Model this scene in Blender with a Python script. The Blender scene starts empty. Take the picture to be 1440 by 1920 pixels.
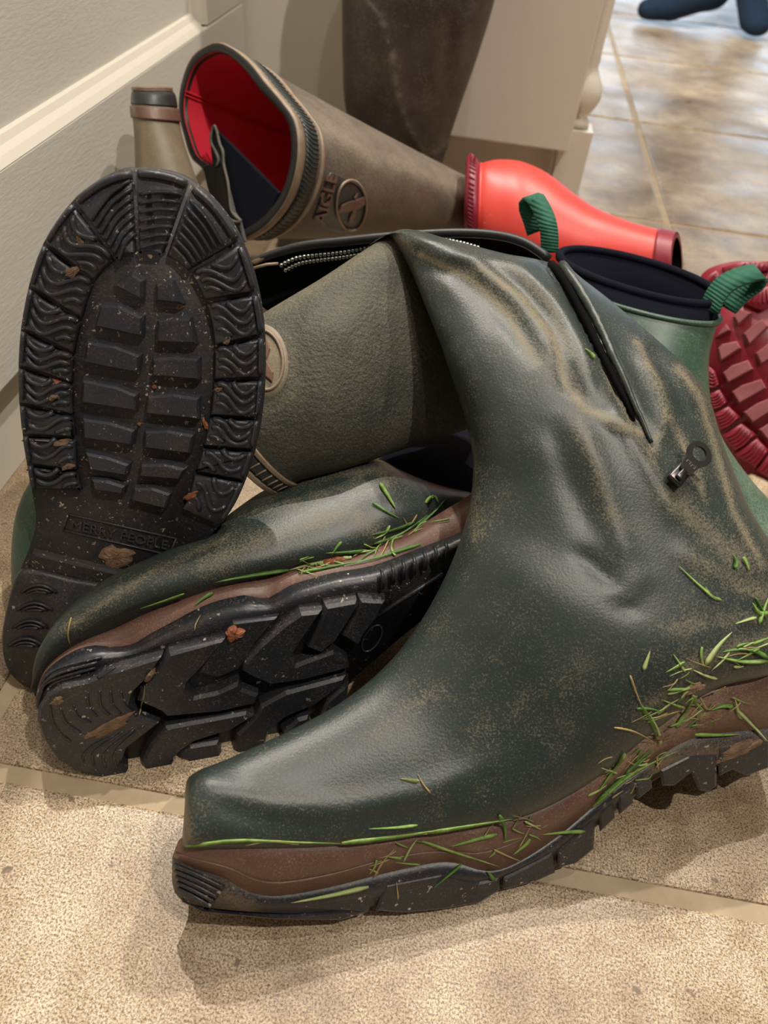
import bpy, bmesh, math, random
import numpy as np
from mathutils import Matrix, Vector
from mathutils.bvhtree import BVHTree
random.seed(7); RNG = np.random.default_rng(7)
S = bpy.context.scene; COL = S.collection

# ------------------------------------------------------------------ camera
F = 1420.0; H = 0.45                       # focal length in pixels of a 1440x1920 frame, camera height
_d = np.array([-170., -1470., -1420.]); _d /= np.linalg.norm(_d)
_up = -_d
_y = np.array([290., 1337., -F]); _y -= _y.dot(_up) * _up; _y /= np.linalg.norm(_y)
_x = np.cross(_y, _up)
R = np.array([_x, _y, _up]); CAM = np.array([0., 0., H])
cd = bpy.data.cameras.new('camera'); cam = bpy.data.objects.new('camera', cd); COL.objects.link(cam)
m4 = np.eye(4); m4[:3, :3] = R; m4[:3, 3] = CAM
cam.matrix_world = Matrix(m4.tolist())
cd.sensor_fit = 'VERTICAL'; cd.sensor_height = 36; cd.lens = F / 1920 * 36; cd.clip_start = 0.01
cd.dof.use_dof = True; cd.dof.focus_distance = 0.44; cd.dof.aperture_fstop = 9
S.camera = cam

# ------------------------------------------------------------------ world, lamps, exposure
W = bpy.data.worlds.new('world'); S.world = W; W.use_nodes = True
W.node_tree.nodes['Background'].inputs[0].default_value = (1.0, 0.95, 0.89, 1)
W.node_tree.nodes['Background'].inputs[1].default_value = 0.08
S.view_settings.view_transform = 'Standard'; S.view_settings.look = 'None'
S.view_settings.gamma = 1; S.view_settings.use_curve_mapping = False
S.view_settings.exposure = 0.40
LAMPS = [((-0.48, 1.45, 2.35), 135), ((0.80, -0.10, 2.35), 80), ((0.55, 1.50, 2.35), 100), ((0.10, 0.30, 2.35), 20), ((2.4, 3.4, 2.35), 6)]  # the lamp right above the boots is an added fill for the island panel
for i, (p, e) in enumerate(LAMPS):
    ld = bpy.data.lights.new('downlight_bulb', 'SPOT'); ld.energy = e; ld.color = (1.0, 0.93, 0.83)
    ld.shadow_soft_size = 0.018; ld.spot_size = math.radians(120); ld.spot_blend = 0.6
    lo = bpy.data.objects.new('downlight_bulb', ld); COL.objects.link(lo); lo.location = (p[0], p[1], p[2] - 0.02)

# ------------------------------------------------------------------ pixel / space helpers (design-time only)
def ray(px, py): return R @ np.array([(px - 720) / F, (960 - py) / F, -1.0])
def at(px, py, t): return CAM + ray(px, py) * t
def fl(px, py, z=0.0):
    r = ray(px, py); return CAM + r * ((z - H) / r[2])
def pix(P):
    P = np.atleast_2d(P); c = (P - CAM) @ R
    return np.stack([720 + F * c[:, 0] / -c[:, 2], 960 - F * c[:, 1] / -c[:, 2]], 1)
def nrm(v): v = np.asarray(v, float); return v / (np.linalg.norm(v) + 1e-12)
class Plane:
    def __init__(s, o, n): s.o = np.array(o, float); s.n = nrm(n)
    def p(s, px, py, off=0.0):
        r = ray(px, py); t = ((s.o + s.n * off - CAM) @ s.n) / (r @ s.n); return CAM + r * t
    def poly(s, pts, off=0.0): return np.array([s.p(x, y, off) for x, y in pts])
def plane3(a, b, c):
    n = np.cross(b - a, c - a)
    if n @ (CAM - a) < 0: n = -n
    return Plane(a, n)
def cr(pts, n, closed=False):
    """Catmull-Rom resample, uniform per segment."""
    P = np.array(pts, float); k = len(P); segs = k if closed else k - 1
    u = np.linspace(0, segs, n, endpoint=not closed); out = []
    for x in u:
        i = min(int(x), segs - 1); f = x - i
        if closed: a, b, c, d = P[(i - 1) % k], P[i % k], P[(i + 1) % k], P[(i + 2) % k]
        else: a, b, c, d = P[max(i - 1, 0)], P[i], P[min(i + 1, k - 1)], P[min(i + 2, k - 1)]
        out.append(0.5 * (2 * b + (c - a) * f + (2 * a - 5 * b + 4 * c - d) * f * f + (3 * b - a - 3 * c + d) * f ** 3))
    return np.array(out)
def arc(pts, n, closed=False):
    """resample evenly by length along the smooth curve"""
    C = cr(pts, max(200, n * 4), closed)
    if closed: C = np.vstack([C, C[:1]])
    L = np.r_[0, np.cumsum(np.linalg.norm(np.diff(C, axis=0), axis=1))]
    u = np.linspace(0, L[-1], n, endpoint=not closed)
    return np.stack([np.interp(u, L, C[:, j]) for j in range(C.shape[1])], 1)
def pdist(P, line):
    """distance of 2D points to a polyline, and position along it"""
    P = np.atleast_2d(P); L = np.array(line, float); best = np.full(len(P), 1e9); pos = np.zeros(len(P))
    for i in range(len(L) - 1):
        a, b = L[i], L[i + 1]; ab = b - a; t = np.clip(((P - a) @ ab) / (ab @ ab + 1e-9), 0, 1)
        d = np.linalg.norm(P - (a + t[:, None] * ab), axis=1); m = d < best
        best[m] = d[m]; pos[m] = (i + t[m]) / (len(L) - 1)
    return best, pos

# ------------------------------------------------------------------ object helpers
ORI = {}
def thing(name, label, cat, loc=(0, 0, 0), group=None, kind=None):
    o = bpy.data.objects.new(name, None); COL.objects.link(o); o.location = loc; o.empty_display_size = 0.02
    o['label'] = label
    if cat: o['category'] = cat
    if group: o['group'] = group
    if kind: o['kind'] = kind
    ORI[o.name] = np.array(loc, float); return o
def mk(name, V, Fc, mat, parent=None, smooth=True, label=None, cat=None, group=None, kind=None, recalc=True, attrs=None):
    V = np.array(V, float)
    if parent is not None: og = ORI[parent.name]
    else:
        og = np.array([(V[:, 0].min() + V[:, 0].max()) / 2, (V[:, 1].min() + V[:, 1].max()) / 2, V[:, 2].min()])
    me = bpy.data.meshes.new(name)
    me.from_pydata((V - og).tolist(), [], [list(map(int, f)) for f in Fc]); me.update()
    if attrs:
        for k, a in attrs.items():
            at_ = me.attributes.new(k, 'FLOAT', 'POINT'); at_.data.foreach_set('value', np.asarray(a, np.float32))
    if recalc:
        bm = bmesh.new(); bm.from_mesh(me); bmesh.ops.recalc_face_normals(bm, faces=bm.faces); bm.to_mesh(me); bm.free()
    if smooth: me.polygons.foreach_set('use_smooth', [True] * len(me.polygons))
    for mm in (mat if isinstance(mat, (list, tuple)) else [mat]): me.materials.append(mm)
    o = bpy.data.objects.new(name, me); COL.objects.link(o); ORI[o.name] = og
    if parent is None: o.location = og
    else: o.parent = parent
    if label: o['label'] = label
    if cat: o['category'] = cat
    if group: o['group'] = group
    if kind: o['kind'] = kind
    return o
class MB:
    def __init__(s): s.V = []; s.F = []; s.n = 0
    def add(s, V, Fc):
        V = np.array(V, float); s.V.append(V); s.F += [[i + s.n for i in f] for f in Fc]; s.n += len(V); return s
    def mk(s, name, mat, parent=None, **k): return mk(name, np.vstack(s.V), s.F, mat, parent, **k)
def loft(rings, closed=True, cap0=True, cap1=True):
    n = len(rings[0]); V = np.vstack(rings); Fc = []
    for i in range(len(rings) - 1):
        for j in range(n if closed else n - 1):
            k = (j + 1) % n; Fc.append([i * n + j, i * n + k, (i + 1) * n + k, (i + 1) * n + j])
    if closed and cap0: Fc.append(list(range(n - 1, -1, -1)))
    if closed and cap1: Fc.append([(len(rings) - 1) * n + j for j in range(n)])
    return V, Fc
def tube(P, r, seg=8, cap=True):
    P = np.array(P, float); m = len(P); rr = np.full(m, r) if np.isscalar(r) else np.array(r)
    T = np.gradient(P, axis=0); rings = []
    if not cap and np.linalg.norm(P[0] - P[-1]) < 1e-6: T[0] = T[-1] = P[1] - P[-2]
    a = nrm(np.cross(nrm(T[0]), [0.13, 0.31, 0.94]))
    for i in range(m):
        t = nrm(T[i]); a = nrm(a - (a @ t) * t); b = np.cross(t, a)
        rings.append([P[i] + rr[i] * (math.cos(q) * a + math.sin(q) * b) for q in np.linspace(0, 2 * math.pi, seg, endpoint=False)])
    return loft(rings, True, cap, cap)
def box(x0, x1, y0, y1, z0, z1, bev=0.0):
    bm = bmesh.new(); bmesh.ops.create_cube(bm, size=1)
    for v in bm.verts: v.co = Vector(((x0 + x1) / 2 + v.co.x * (x1 - x0), (y0 + y1) / 2 + v.co.y * (y1 - y0), (z0 + z1) / 2 + v.co.z * (z1 - z0)))
    if bev: bmesh.ops.bevel(bm, geom=bm.edges[:], offset=bev, segments=2, affect='EDGES', profile=0.5)
    bm.verts.index_update(); V = [tuple(v.co) for v in bm.verts]; Fc = [[v.index for v in f.verts] for f in bm.faces]; bm.free(); return V, Fc
def offset_poly(P, n, d):
    """move polygon outline inward by d in its plane"""
    P = np.array(P, float); k = len(P); c = np.zeros(3)
    for i in range(k): c += np.cross(P[i] - P[0], P[(i + 1) % k] - P[0])
    sgn = 1.0 if c @ n > 0 else -1.0; out = []
    for i in range(k):
        e1 = nrm(P[i] - P[i - 1]); e2 = nrm(P[(i + 1) % k] - P[i])
        n1 = sgn * np.cross(n, e1); n2 = sgn * np.cross(n, e2); b = (n1 + n2) / max(1 + n1 @ n2, 0.45)
        out.append(P[i] + b * d)
    return np.array(out)
def prism(P, n, h, inset=0.001, draft=0.0008):
    """block standing on polygon P (its foot), top h along n with a chamfered edge"""
    P = np.array(P, float); n = nrm(n)
    r = [offset_poly(P, n, -draft), P + n * h * 0.72, offset_poly(P, n, inset) + n * h]
    return loft(r)
def vnormals(V, Fc):
    N = np.zeros_like(V)
    for f in Fc:
        if len(f) == 4:
            q = np.cross(V[f[2]] - V[f[0]], V[f[3]] - V[f[1]])
            N[f] += q
    return N / (np.linalg.norm(N, axis=1)[:, None] + 1e-12)
def pring(a, b, ta, tb, wf, wb, e=2.0, skew=(0, 0), seg=64):
    """closed ring between two outline points a and b: wf bulge toward the viewer's side, wb on the far side"""
    A = at(a[0], a[1], ta); B = at(b[0], b[1], tb); c = (A + B) / 2; u = (A - B) / 2
    v = CAM - c; v -= (v @ u) / (u @ u) * u; v = nrm(v)
    sk = (R @ np.array([skew[0], -skew[1], 0.0])) * ((ta + tb) / 2) / F; out = []
    for q in np.linspace(0, 2 * math.pi, seg, endpoint=False):
        cq, sq = math.cos(q), math.sin(q)
        x = math.copysign(abs(cq) ** (2 / e), cq); y = math.copysign(abs(sq) ** (2 / e), sq)
        out.append(c + u * x + (v * wf * y + sk * y if y > 0 else v * wb * y + sk * y))
    return np.array(out)
def rings_of(spec, n, seg=64):
    """spec rows: (ax,ay,bx,by,ta,tb,wf,wb[,e[,skx,sky]]) smoothly interpolated to n rings"""
    rows = np.array([list(r) + [2.0, 0, 0][len(r) - 8:] if len(r) < 11 else list(r) for r in spec], float)
    rows = cr(rows, n)
    return [pring((r[0], r[1]), (r[2], r[3]), r[4], r[5], r[6], r[7], max(r[8], 1.6), (r[9], r[10]), seg) for r in rows]
def grow(ring, d):
    c = ring.mean(0); v = ring - c; return ring + v / (np.linalg.norm(v, axis=1)[:, None] + 1e-9) * d

# ------------------------------------------------------------------ materials
def _n(nt, t, **k):
    n = nt.nodes.new(t)
    for a, b in k.items():
        if a in n.inputs: n.inputs[a].default_value = b
        else: setattr(n, a, b)
    return n
def ramp(nt, fac, stops):
    r = nt.nodes.new('ShaderNodeValToRGB'); nt.links.new(fac, r.inputs[0]); e = r.color_ramp.elements
    while len(e) < len(stops): e.new(0.5)
    for el, (p, c) in zip(e, stops): el.position = p; el.color = c if len(c) == 4 else (*c, 1)
    return r.outputs[0]
def mixc(nt, fac, a, b):
    m = nt.nodes.new('ShaderNodeMix'); m.data_type = 'RGBA'
    for i, v in ((0, fac), (6, a), (7, b)):
        if isinstance(v, (int, float)): m.inputs[i].default_value = v
        elif isinstance(v, tuple): m.inputs[i].default_value = v if len(v) == 4 else (*v, 1)
        else: nt.links.new(v, m.inputs[i])
    return m.outputs[2]
def math_(nt, op, a, b=0.0):
    m = nt.nodes.new('ShaderNodeMath'); m.operation = op
    for i, v in ((0, a), (1, b)):
        if isinstance(v, (int, float)): m.inputs[i].default_value = v
        else: nt.links.new(v, m.inputs[i])
    return m.outputs[0]
def mat(name, c1, c2=None, scale=20, rough=0.5, bump=0.0, bscale=300, bdist=0.001, dust=None, dustc=(0.36, 0.27, 0.16),
        speck=None, speckc=(0.6, 0.5, 0.38), speckscale=260, metal=0.0, spec=0.5, base_dust=0.0, rough2=None, stretch=None, sheen=0.0, coat=0.0):
    m = bpy.data.materials.new(name); m.use_nodes = True; nt = m.node_tree; b = nt.nodes['Principled BSDF']
    tc = nt.nodes.new('ShaderNodeTexCoord'); co = tc.outputs['Object']
    if stretch:
        mp = nt.nodes.new('ShaderNodeMapping'); mp.inputs['Scale'].default_value = stretch; nt.links.new(co, mp.inputs[0]); co = mp.outputs[0]
    def noise(s, det=4, r=0.55):
        n = _n(nt, 'ShaderNodeTexNoise'); n.inputs['Scale'].default_value = s; n.inputs['Detail'].default_value = det
        n.inputs['Roughness'].default_value = r; nt.links.new(co, n.inputs['Vector']); return n.outputs['Fac']
    col = (*c1, 1)
    if c2 is not None: col = mixc(nt, ramp(nt, noise(scale), [(0.35, (0, 0, 0)), (0.68, (1, 1, 1))]), tuple(c1), tuple(c2))
    rgh = rough
    if dust:
        a = nt.nodes.new('ShaderNodeAttribute'); a.attribute_name = 'dust'
        nf = noise(900, 3, 0.7); nb = noise(55, 5, 0.65)
        k = math_(nt, 'ADD', a.outputs['Fac'], base_dust)
        k = math_(nt, 'ADD', math_(nt, 'MULTIPLY', k, 1.25), math_(nt, 'ADD', math_(nt, 'MULTIPLY', math_(nt, 'SUBTRACT', nf, 0.5), 2.6), math_(nt, 'MULTIPLY', math_(nt, 'SUBTRACT', nb, 0.5), 0.9)))
        k = ramp(nt, math_(nt, 'SUBTRACT', k, 0.20), [(0.0, (0, 0, 0)), (1.0, (0.85, 0.85, 0.85))])
        col = mixc(nt, k, col, tuple(dustc)); rgh = math_(nt, 'ADD', math_(nt, 'MULTIPLY', k, 0.4), rough)
    if speck:
        s = ramp(nt, noise(speckscale, 2, 0.6), [(speck, (0, 0, 0)), (speck + 0.05, (1, 1, 1))])
        s2 = ramp(nt, noise(speckscale * 0.12, 3, 0.6), [(0.42, (0.1, 0.1, 0.1)), (0.62, (1, 1, 1))])
        col = mixc(nt, math_(nt, 'MULTIPLY', s, s2), col, tuple(speckc))
    if rough2 is not None:
        rgh = math_(nt, 'ADD', math_(nt, 'MULTIPLY', noise(scale * 2), rough2 - rough), rough)
    if isinstance(col, tuple): b.inputs['Base Color'].default_value = col
    else: nt.links.new(col, b.inputs['Base Color'])
    if isinstance(rgh, (int, float)): b.inputs['Roughness'].default_value = rgh
    else: nt.links.new(rgh, b.inputs['Roughness'])
    b.inputs['Metallic'].default_value = metal; b.inputs['Specular IOR Level'].default_value = spec
    b.inputs['Sheen Weight'].default_value = sheen; b.inputs['Coat Weight'].default_value = coat
    if bump:
        bn = nt.nodes.new('ShaderNodeBump'); bn.inputs['Strength'].default_value = bump; bn.inputs['Distance'].default_value = bdist
        nt.links.new(noise(bscale, 4, 0.6), bn.inputs['Height']); nt.links.new(bn.outputs[0], b.inputs['Normal'])
    return m
M = {}
M['green'] = mat('green_rubber', (0.020, 0.030, 0.028), (0.029, 0.040, 0.037), 18, 0.36, 0.32, 700, 0.0006, dust=True, base_dust=0.06, dustc=(0.25, 0.205, 0.13))
M['flap'] = mat('dusty_green_rubber', (0.030, 0.036, 0.028), (0.048, 0.047, 0.033), 30, 0.55, 0.8, 420, 0.0012, dust=True, base_dust=0.19, dustc=(0.20, 0.172, 0.115))
M['brown'] = mat('worn_brown_rubber', (0.085, 0.066, 0.050), (0.13, 0.105, 0.08), 26, 0.55, 0.35, 500, 0.0006, dust=True, base_dust=0.20, dustc=(0.30, 0.25, 0.18))
M['brown_dark'] = mat('dark_brown_rubber', (0.036, 0.029, 0.024), (0.058, 0.047, 0.038), 18, 0.42, 0.3, 400, 0.0006, dust=True, base_dust=0.10, dustc=(0.32, 0.28, 0.22))
M['olive'] = mat('worn_olive_rubber', (0.15, 0.12, 0.075), (0.24, 0.20, 0.14), 30, 0.5, 0.3, 500, 0.0006, dust=True, base_dust=0.2)
M['sole'] = mat('black_sole_rubber', (0.013, 0.015, 0.020), (0.022, 0.025, 0.032), 30, 0.38, 0.25, 500, 0.0005, speck=0.66, speckc=(0.55, 0.47, 0.38), dust=True, base_dust=0.10, dustc=(0.20, 0.14, 0.09))
M['sole_base'] = mat('dirty_sole_groove', (0.011, 0.012, 0.015), (0.022, 0.021, 0.022), 40, 0.6, 0.4, 600, 0.0006, speckscale=420, speck=0.64, speckc=(0.5, 0.4, 0.3), dust=True, base_dust=0.10, dustc=(0.13, 0.09, 0.065))
M['sole_c'] = mat('grey_black_sole_rubber', (0.021, 0.025, 0.033), (0.032, 0.037, 0.047), 25, 0.42, 0.3, 500, 0.0005, speckscale=420, speck=0.665, speckc=(0.6, 0.52, 0.42), dust=True, base_dust=0.06, dustc=(0.25, 0.14, 0.08))
M['midsole'] = mat('brown_midsole_rubber', (0.115, 0.058, 0.045), (0.15, 0.08, 0.062), 24, 0.42, 0.2, 500, 0.0005, dust=True, base_dust=0.10, dustc=(0.36, 0.26, 0.17))
M['band'] = mat('tan_rim_rubber', (0.20, 0.14, 0.095), (0.30, 0.23, 0.16), 60, 0.5, 0.3, 500, 0.0005)
M['rib'] = mat('dark_ribbed_band', (0.022, 0.028, 0.027), (0.04, 0.045, 0.04), 60, 0.45, 0.2, 500, 0.0004)
M['black'] = mat('black_rubber_piping', (0.010, 0.010, 0.011), None, 20, 0.45, 0.2, 400, 0.0005)
M['neo'] = mat('navy_neoprene', (0.005, 0.006, 0.013), None, 20, 0.95, 0.4, 1400, 0.0005, spec=0.15)
M['matte_black'] = mat('lining_and_gap_black', (0.004, 0.004, 0.004), None, 20, 0.95, spec=0.1)  # linings, and the painted dark of the zip gap
M['grey_edge'] = mat('grey_stitched_edge', (0.10, 0.095, 0.08), (0.16, 0.15, 0.12), 200, 0.8, 0.5, 900, 0.0006)
M['redlin'] = mat('red_lining', (0.62, 0.010, 0.030), (0.70, 0.015, 0.04), 60, 0.75, 0.4, 1500, 0.0004)
M['red'] = mat('red_rubber', (0.66, 0.045, 0.035), (0.60, 0.055, 0.04), 20, 0.42, 0.15, 400, 0.0004, speck=0.72, speckc=(0.75, 0.30, 0.2), speckscale=120)
M['maroon'] = mat('maroon_rubber', (0.20, 0.010, 0.024), (0.26, 0.016, 0.034), 30, 0.40, 0.2, 400, 0.0004, speck=0.72, speckc=(0.5, 0.25, 0.2))
M['maroon_lug'] = mat('worn_maroon_lug', (0.26, 0.075, 0.085), (0.33, 0.11, 0.115), 50, 0.5, 0.3, 400, 0.0004, speck=0.7, speckc=(0.5, 0.3, 0.25))
M['shell'] = mat('bottle_green_rubber', (0.030, 0.075, 0.050), (0.045, 0.095, 0.066), 22, 0.40, 0.15, 300, 0.0004, dust=True, base_dust=0.12, dustc=(0.25, 0.30, 0.22))
M['web'] = mat('green_webbing', (0.008, 0.085, 0.050), (0.012, 0.11, 0.065), 300, 0.8, 0.6, 900, 0.0006)
M['metal'] = mat('dark_metal', (0.09, 0.085, 0.085), None, 20, 0.32, metal=1.0)
M['steel'] = mat('bright_metal', (0.55, 0.54, 0.52), None, 20, 0.25, metal=1.0)
M['plate'] = mat('emblem_plate', (0.030, 0.036, 0.036), (0.055, 0.058, 0.055), 120, 0.4, 0.2, 500, 0.0004)
M['letter'] = mat('emblem_brown', (0.15, 0.082, 0.058), (0.19, 0.11, 0.08), 100, 0.4)
M['paint'] = mat('cream_paint', (0.70, 0.665, 0.595), (0.73, 0.695, 0.625), 9, 0.42, 0.28, 90, 0.0012, stretch=(1, 1, 4.5))
M['paint2'] = mat('cream_paint_smooth', (0.73, 0.68, 0.585), None, 9, 0.40, 0.1, 90, 0.0008)
M['wall'] = mat('white_wall', (0.72, 0.69, 0.63), None, 9, 0.7)
M['grass'] = mat('grass_blade', (0.12, 0.25, 0.035), (0.30, 0.42, 0.12), 160, 0.55)
M['grass_dark'] = mat('grass_blade_dark', (0.055, 0.15, 0.022), (0.12, 0.24, 0.05), 160, 0.55)
M['grass_pale'] = mat('grass_blade_pale', (0.30, 0.40, 0.14), (0.42, 0.46, 0.20), 160, 0.6)
M['straw'] = mat('dry_grass', (0.32, 0.24, 0.09), (0.42, 0.33, 0.15), 120, 0.6)
M['mud'] = mat('dried_mud', (0.13, 0.075, 0.045), (0.24, 0.15, 0.09), 150, 0.85, 0.8, 500, 0.0015)
M['leaf'] = mat('dead_leaf', (0.24, 0.07, 0.03), (0.34, 0.14, 0.07), 150, 0.7, 0.6, 400, 0.001)
M['sock'] = mat('teal_blue_sock', (0.003, 0.018, 0.048), (0.005, 0.026, 0.062), 90, 0.9, 0.4, 900, 0.001)
M['trouser'] = mat('dark_trousers', (0.03, 0.03, 0.035), None, 20, 0.9)
M['jumper'] = mat('grey_jumper', (0.18, 0.18, 0.19), None, 20, 0.9)
M['skin'] = mat('skin', (0.55, 0.36, 0.27), None, 20, 0.5)
M['hair'] = mat('brown_hair', (0.06, 0.035, 0.02), None, 20, 0.6)
M['frame'] = mat('window_frame_white', (0.7, 0.7, 0.68), None, 20, 0.5)
def ribbed(m, scale, strength=0.6):
    nt = m.node_tree; b = nt.nodes['Principled BSDF']; w = nt.nodes.new('ShaderNodeTexWave'); w.inputs['Scale'].default_value = scale; w.bands_direction = 'Z'
    tc = nt.nodes.new('ShaderNodeTexCoord'); nt.links.new(tc.outputs['Object'], w.inputs['Vector'])
    bn = nt.nodes.new('ShaderNodeBump'); bn.inputs['Strength'].default_value = strength; bn.inputs['Distance'].default_value = 0.0008
    nt.links.new(w.outputs['Fac'], bn.inputs['Height']); nt.links.new(bn.outputs[0], b.inputs['Normal'])
ribbed(M['web'], 150)
def stone():
    m = bpy.data.materials.new('limestone_tile'); m.use_nodes = True; nt = m.node_tree; b = nt.nodes['Principled BSDF']
    tc = nt.nodes.new('ShaderNodeNewGeometry'); co = tc.outputs['Position']
    def noise(s, det=4, r=0.6):
        n = nt.nodes.new('ShaderNodeTexNoise'); n.inputs['Scale'].default_value = s; n.inputs['Detail'].default_value = det
        n.inputs['Roughness'].default_value = r; nt.links.new(co, n.inputs['Vector']); return n.outputs['Fac']
    big = ramp(nt, noise(5, 6, 0.62), [(0.32, (0.20, 0.146, 0.095)), (0.47, (0.355, 0.282, 0.203)), (0.62, (0.49, 0.412, 0.315))])
    mid = ramp(nt, noise(28, 6, 0.7), [(0.33, (0.72, 0.66, 0.58)), (0.62, (1.12, 1.10, 1.06))])
    fine = ramp(nt, noise(820, 3, 0.8), [(0.39, (0.28, 0.22, 0.17)), (0.49, (0.96, 0.94, 0.90)), (0.60, (1.55, 1.55, 1.52))])
    def mul(a, c):
        x = nt.nodes.new('ShaderNodeMix'); x.data_type = 'RGBA'; x.blend_type = 'MULTIPLY'; x.inputs[0].default_value = 1
        nt.links.new(a, x.inputs[6]); nt.links.new(c, x.inputs[7]); return x.outputs[2]
    col = mul(mul(big, mid), fine)
    pit = ramp(nt, noise(75, 2, 0.5), [(0.70, (0, 0, 0)), (0.74, (1, 1, 1))])
    col = mixc(nt, pit, col, (0.16, 0.11, 0.07))
    nt.links.new(col, b.inputs['Base Color'])
    rg = ramp(nt, noise(7, 5, 0.6), [(0.35, (0.26, 0.26, 0.26)), (0.65, (0.48, 0.48, 0.48))]); nt.links.new(rg, b.inputs['Roughness'])
    bn = nt.nodes.new('ShaderNodeBump'); bn.inputs['Strength'].default_value = 0.35; bn.inputs['Distance'].default_value = 0.0012
    h = math_(nt, 'ADD', math_(nt, 'MULTIPLY', noise(420, 3, 0.7), 0.5), math_(nt, 'MULTIPLY', noise(14, 4, 0.55), 3.0))
    nt.links.new(h, bn.inputs['Height']); nt.links.new(bn.outputs[0], b.inputs['Normal'])
    return m
M['stone'] = stone()
M['grout'] = mat('sandy_grout', (0.34, 0.26, 0.165), (0.43, 0.34, 0.225), 30, 0.7, 0.3, 400, 0.001)
def emit(name, c, s):
    m = bpy.data.materials.new(name); m.use_nodes = True; b = m.node_tree.nodes['Principled BSDF']
    b.inputs['Base Color'].default_value = (0.8, 0.8, 0.8, 1); b.inputs['Emission Color'].default_value = (*c, 1); b.inputs['Emission Strength'].default_value = s; return m
M['sky'] = emit('daylight_pane', (0.62, 0.80, 1.0), 2.3)
M['bulb'] = emit('lamp_glass', (1.0, 0.9, 0.75), 6.0)

# ------------------------------------------------------------------ room
floor = mk('floor', *box(-1.2, 5.2, -2.6, 6.2, -0.06, -0.0022), M['grout'], smooth=False, kind='structure', label='sandy joints and bed of the stone floor')
V, Fc = box(-0.270, 0.270, -0.270, 0.270, -0.02, 0, 0.003)
tile_me = None; GX, GY = 0.5500, 0.5500
for ix in range(-2, 9):
    for iy in range(-5, 11):
        x0 = 0.30 + ix * GX; y0 = 0.190 + iy * 0.505 if iy < 3 else 1.20 + (iy - 2) * GY
        if iy < 3: y0, y1 = 0.190 + (iy - 0) * 0.505, 0.190 + (iy + 1) * 0.505
        else: y0, y1 = 0.190 + 3 * 0.505 + (iy - 3) * GY, 0.190 + 3 * 0.505 + (iy - 2) * GY
        if x0 + GX > 5.2 or y1 > 6.2 or y0 < -2.6 or x0 < -1.2: continue
        if tile_me is None:
            t = mk('stone_tile', V, Fc, M['stone'], floor, smooth=False); tile_me = t.data
            # undo the parent offset baked into the shared mesh
            tile_me.transform(Matrix.Translation(Vector(ORI[floor.name])))
        else:
            t = bpy.data.objects.new('stone_tile', tile_me); COL.objects.link(t); t.parent = floor
        c = np.array([x0 + GX / 2, (y0 + y1) / 2, 0.0]) - ORI[floor.name]
        t.location = c; t.scale = ((GX - 0.010) / 0.54, (y1 - y0 - 0.010) / 0.54, 1)
mk('ceiling', *box(-1.2, 5.2, -2.6, 6.2, 2.40, 2.46), M['wall'], smooth=False, kind='structure', label='plain white ceiling')
mk('wall_left', *box(-1.26, -1.2, -2.6, 6.2, 0, 2.4), M['wall'], smooth=False, kind='structure', label='plain pale wall behind the cream cabinets')
# far wall with a glazed door
MB().add(*box(-1.2, -0.6, 6.2, 6.3, 0, 2.4)).add(*box(2.6, 5.2, 6.2, 6.3, 0, 2.4)).add(*box(-0.6, 2.6, 6.2, 6.3, 2.1, 2.4)).mk('wall_back', M['wall'], smooth=False, kind='structure', label='far pale wall around the glazed door')
win = thing('window_1', 'wide glazed garden door letting in daylight', None, (1.0, 6.22, 0.0), kind='structure')
mb = MB()
for x in (-0.6, 0.44, 1.50, 2.54): mb.add(*box(x, x + 0.06, 6.20, 6.27, 0.0, 2.1))
for z in (0.0, 2.02): mb.add(*box(-0.6, 2.6, 6.20, 6.27, z, z + 0.08))
mb.mk('window_frame', M['frame'], win, smooth=False)
for x in (-0.54, 0.50, 1.56): mk('pane', *box(x, x + 0.98, 6.235, 6.245, 0.08, 2.02), M['sky'], win, smooth=False)
for i, (p, e) in enumerate(LAMPS):
    dl = thing('ceiling_downlight', 'small round recessed ceiling downlight with white rim', 'downlight', (p[0], p[1], 2.36), group='ceiling downlights')  # the added fill lamp above the boots gets a fixture too
    rr = [[(p[0] + r * math.cos(q), p[1] + r * math.sin(q), z) for q in np.linspace(0, 2 * math.pi, 24, endpoint=False)] for r, z in ((0.045, 2.40), (0.045, 2.39), (0.036, 2.385), (0.034, 2.40))]
    mk('rim', *loft([np.array(r) for r in rr], True, False, False), M['frame'], dl)
    rr = [[(p[0] + r * math.cos(q), p[1] + r * math.sin(q), z) for q in np.linspace(0, 2 * math.pi, 24, endpoint=False)] for r, z in ((0.033, 2.399), (0.033, 2.396))]
    mk('lamp_glass', *loft([np.array(r) for r in rr]), M['bulb'], dl)

# left cabinet: door face x = -0.33
cab = thing('kitchen_cabinet', 'cream painted cabinet with framed door panel, low side rail and plinth', 'cabinet', (-0.6, 0.3, 0))
mk('carcass', *box(-0.90, -0.356, -1.2, 1.112, 0.09, 0.86, 0.002), M['paint'], cab, smooth=False)
mk('plinth', *box(-0.88, -0.348, -1.2, 1.112, 0.0, 0.094, 0.001), M['paint2'], cab, smooth=False)
door = mk('door', *box(-0.356, -0.330, -0.02, 1.112, 0.092, 0.232, 0.002), M['paint'], cab, smooth=False)
mk('stile', *box(-0.356, -0.330, 0.968, 1.112, 0.232, 0.85, 0.002), M['paint'], door, smooth=False)
mk('stile', *box(-0.356, -0.330, -0.02, 0.06, 0.232, 0.85, 0.002), M['paint'], door, smooth=False)
mk('rail', *box(-0.356, -0.330, 0.06, 0.968, 0.73, 0.85, 0.002), M['paint'], door, smooth=False)
mk('panel', *box(-0.356, -0.346, 0.06, 0.968, 0.232, 0.73), M['paint'], door, smooth=False)
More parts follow.
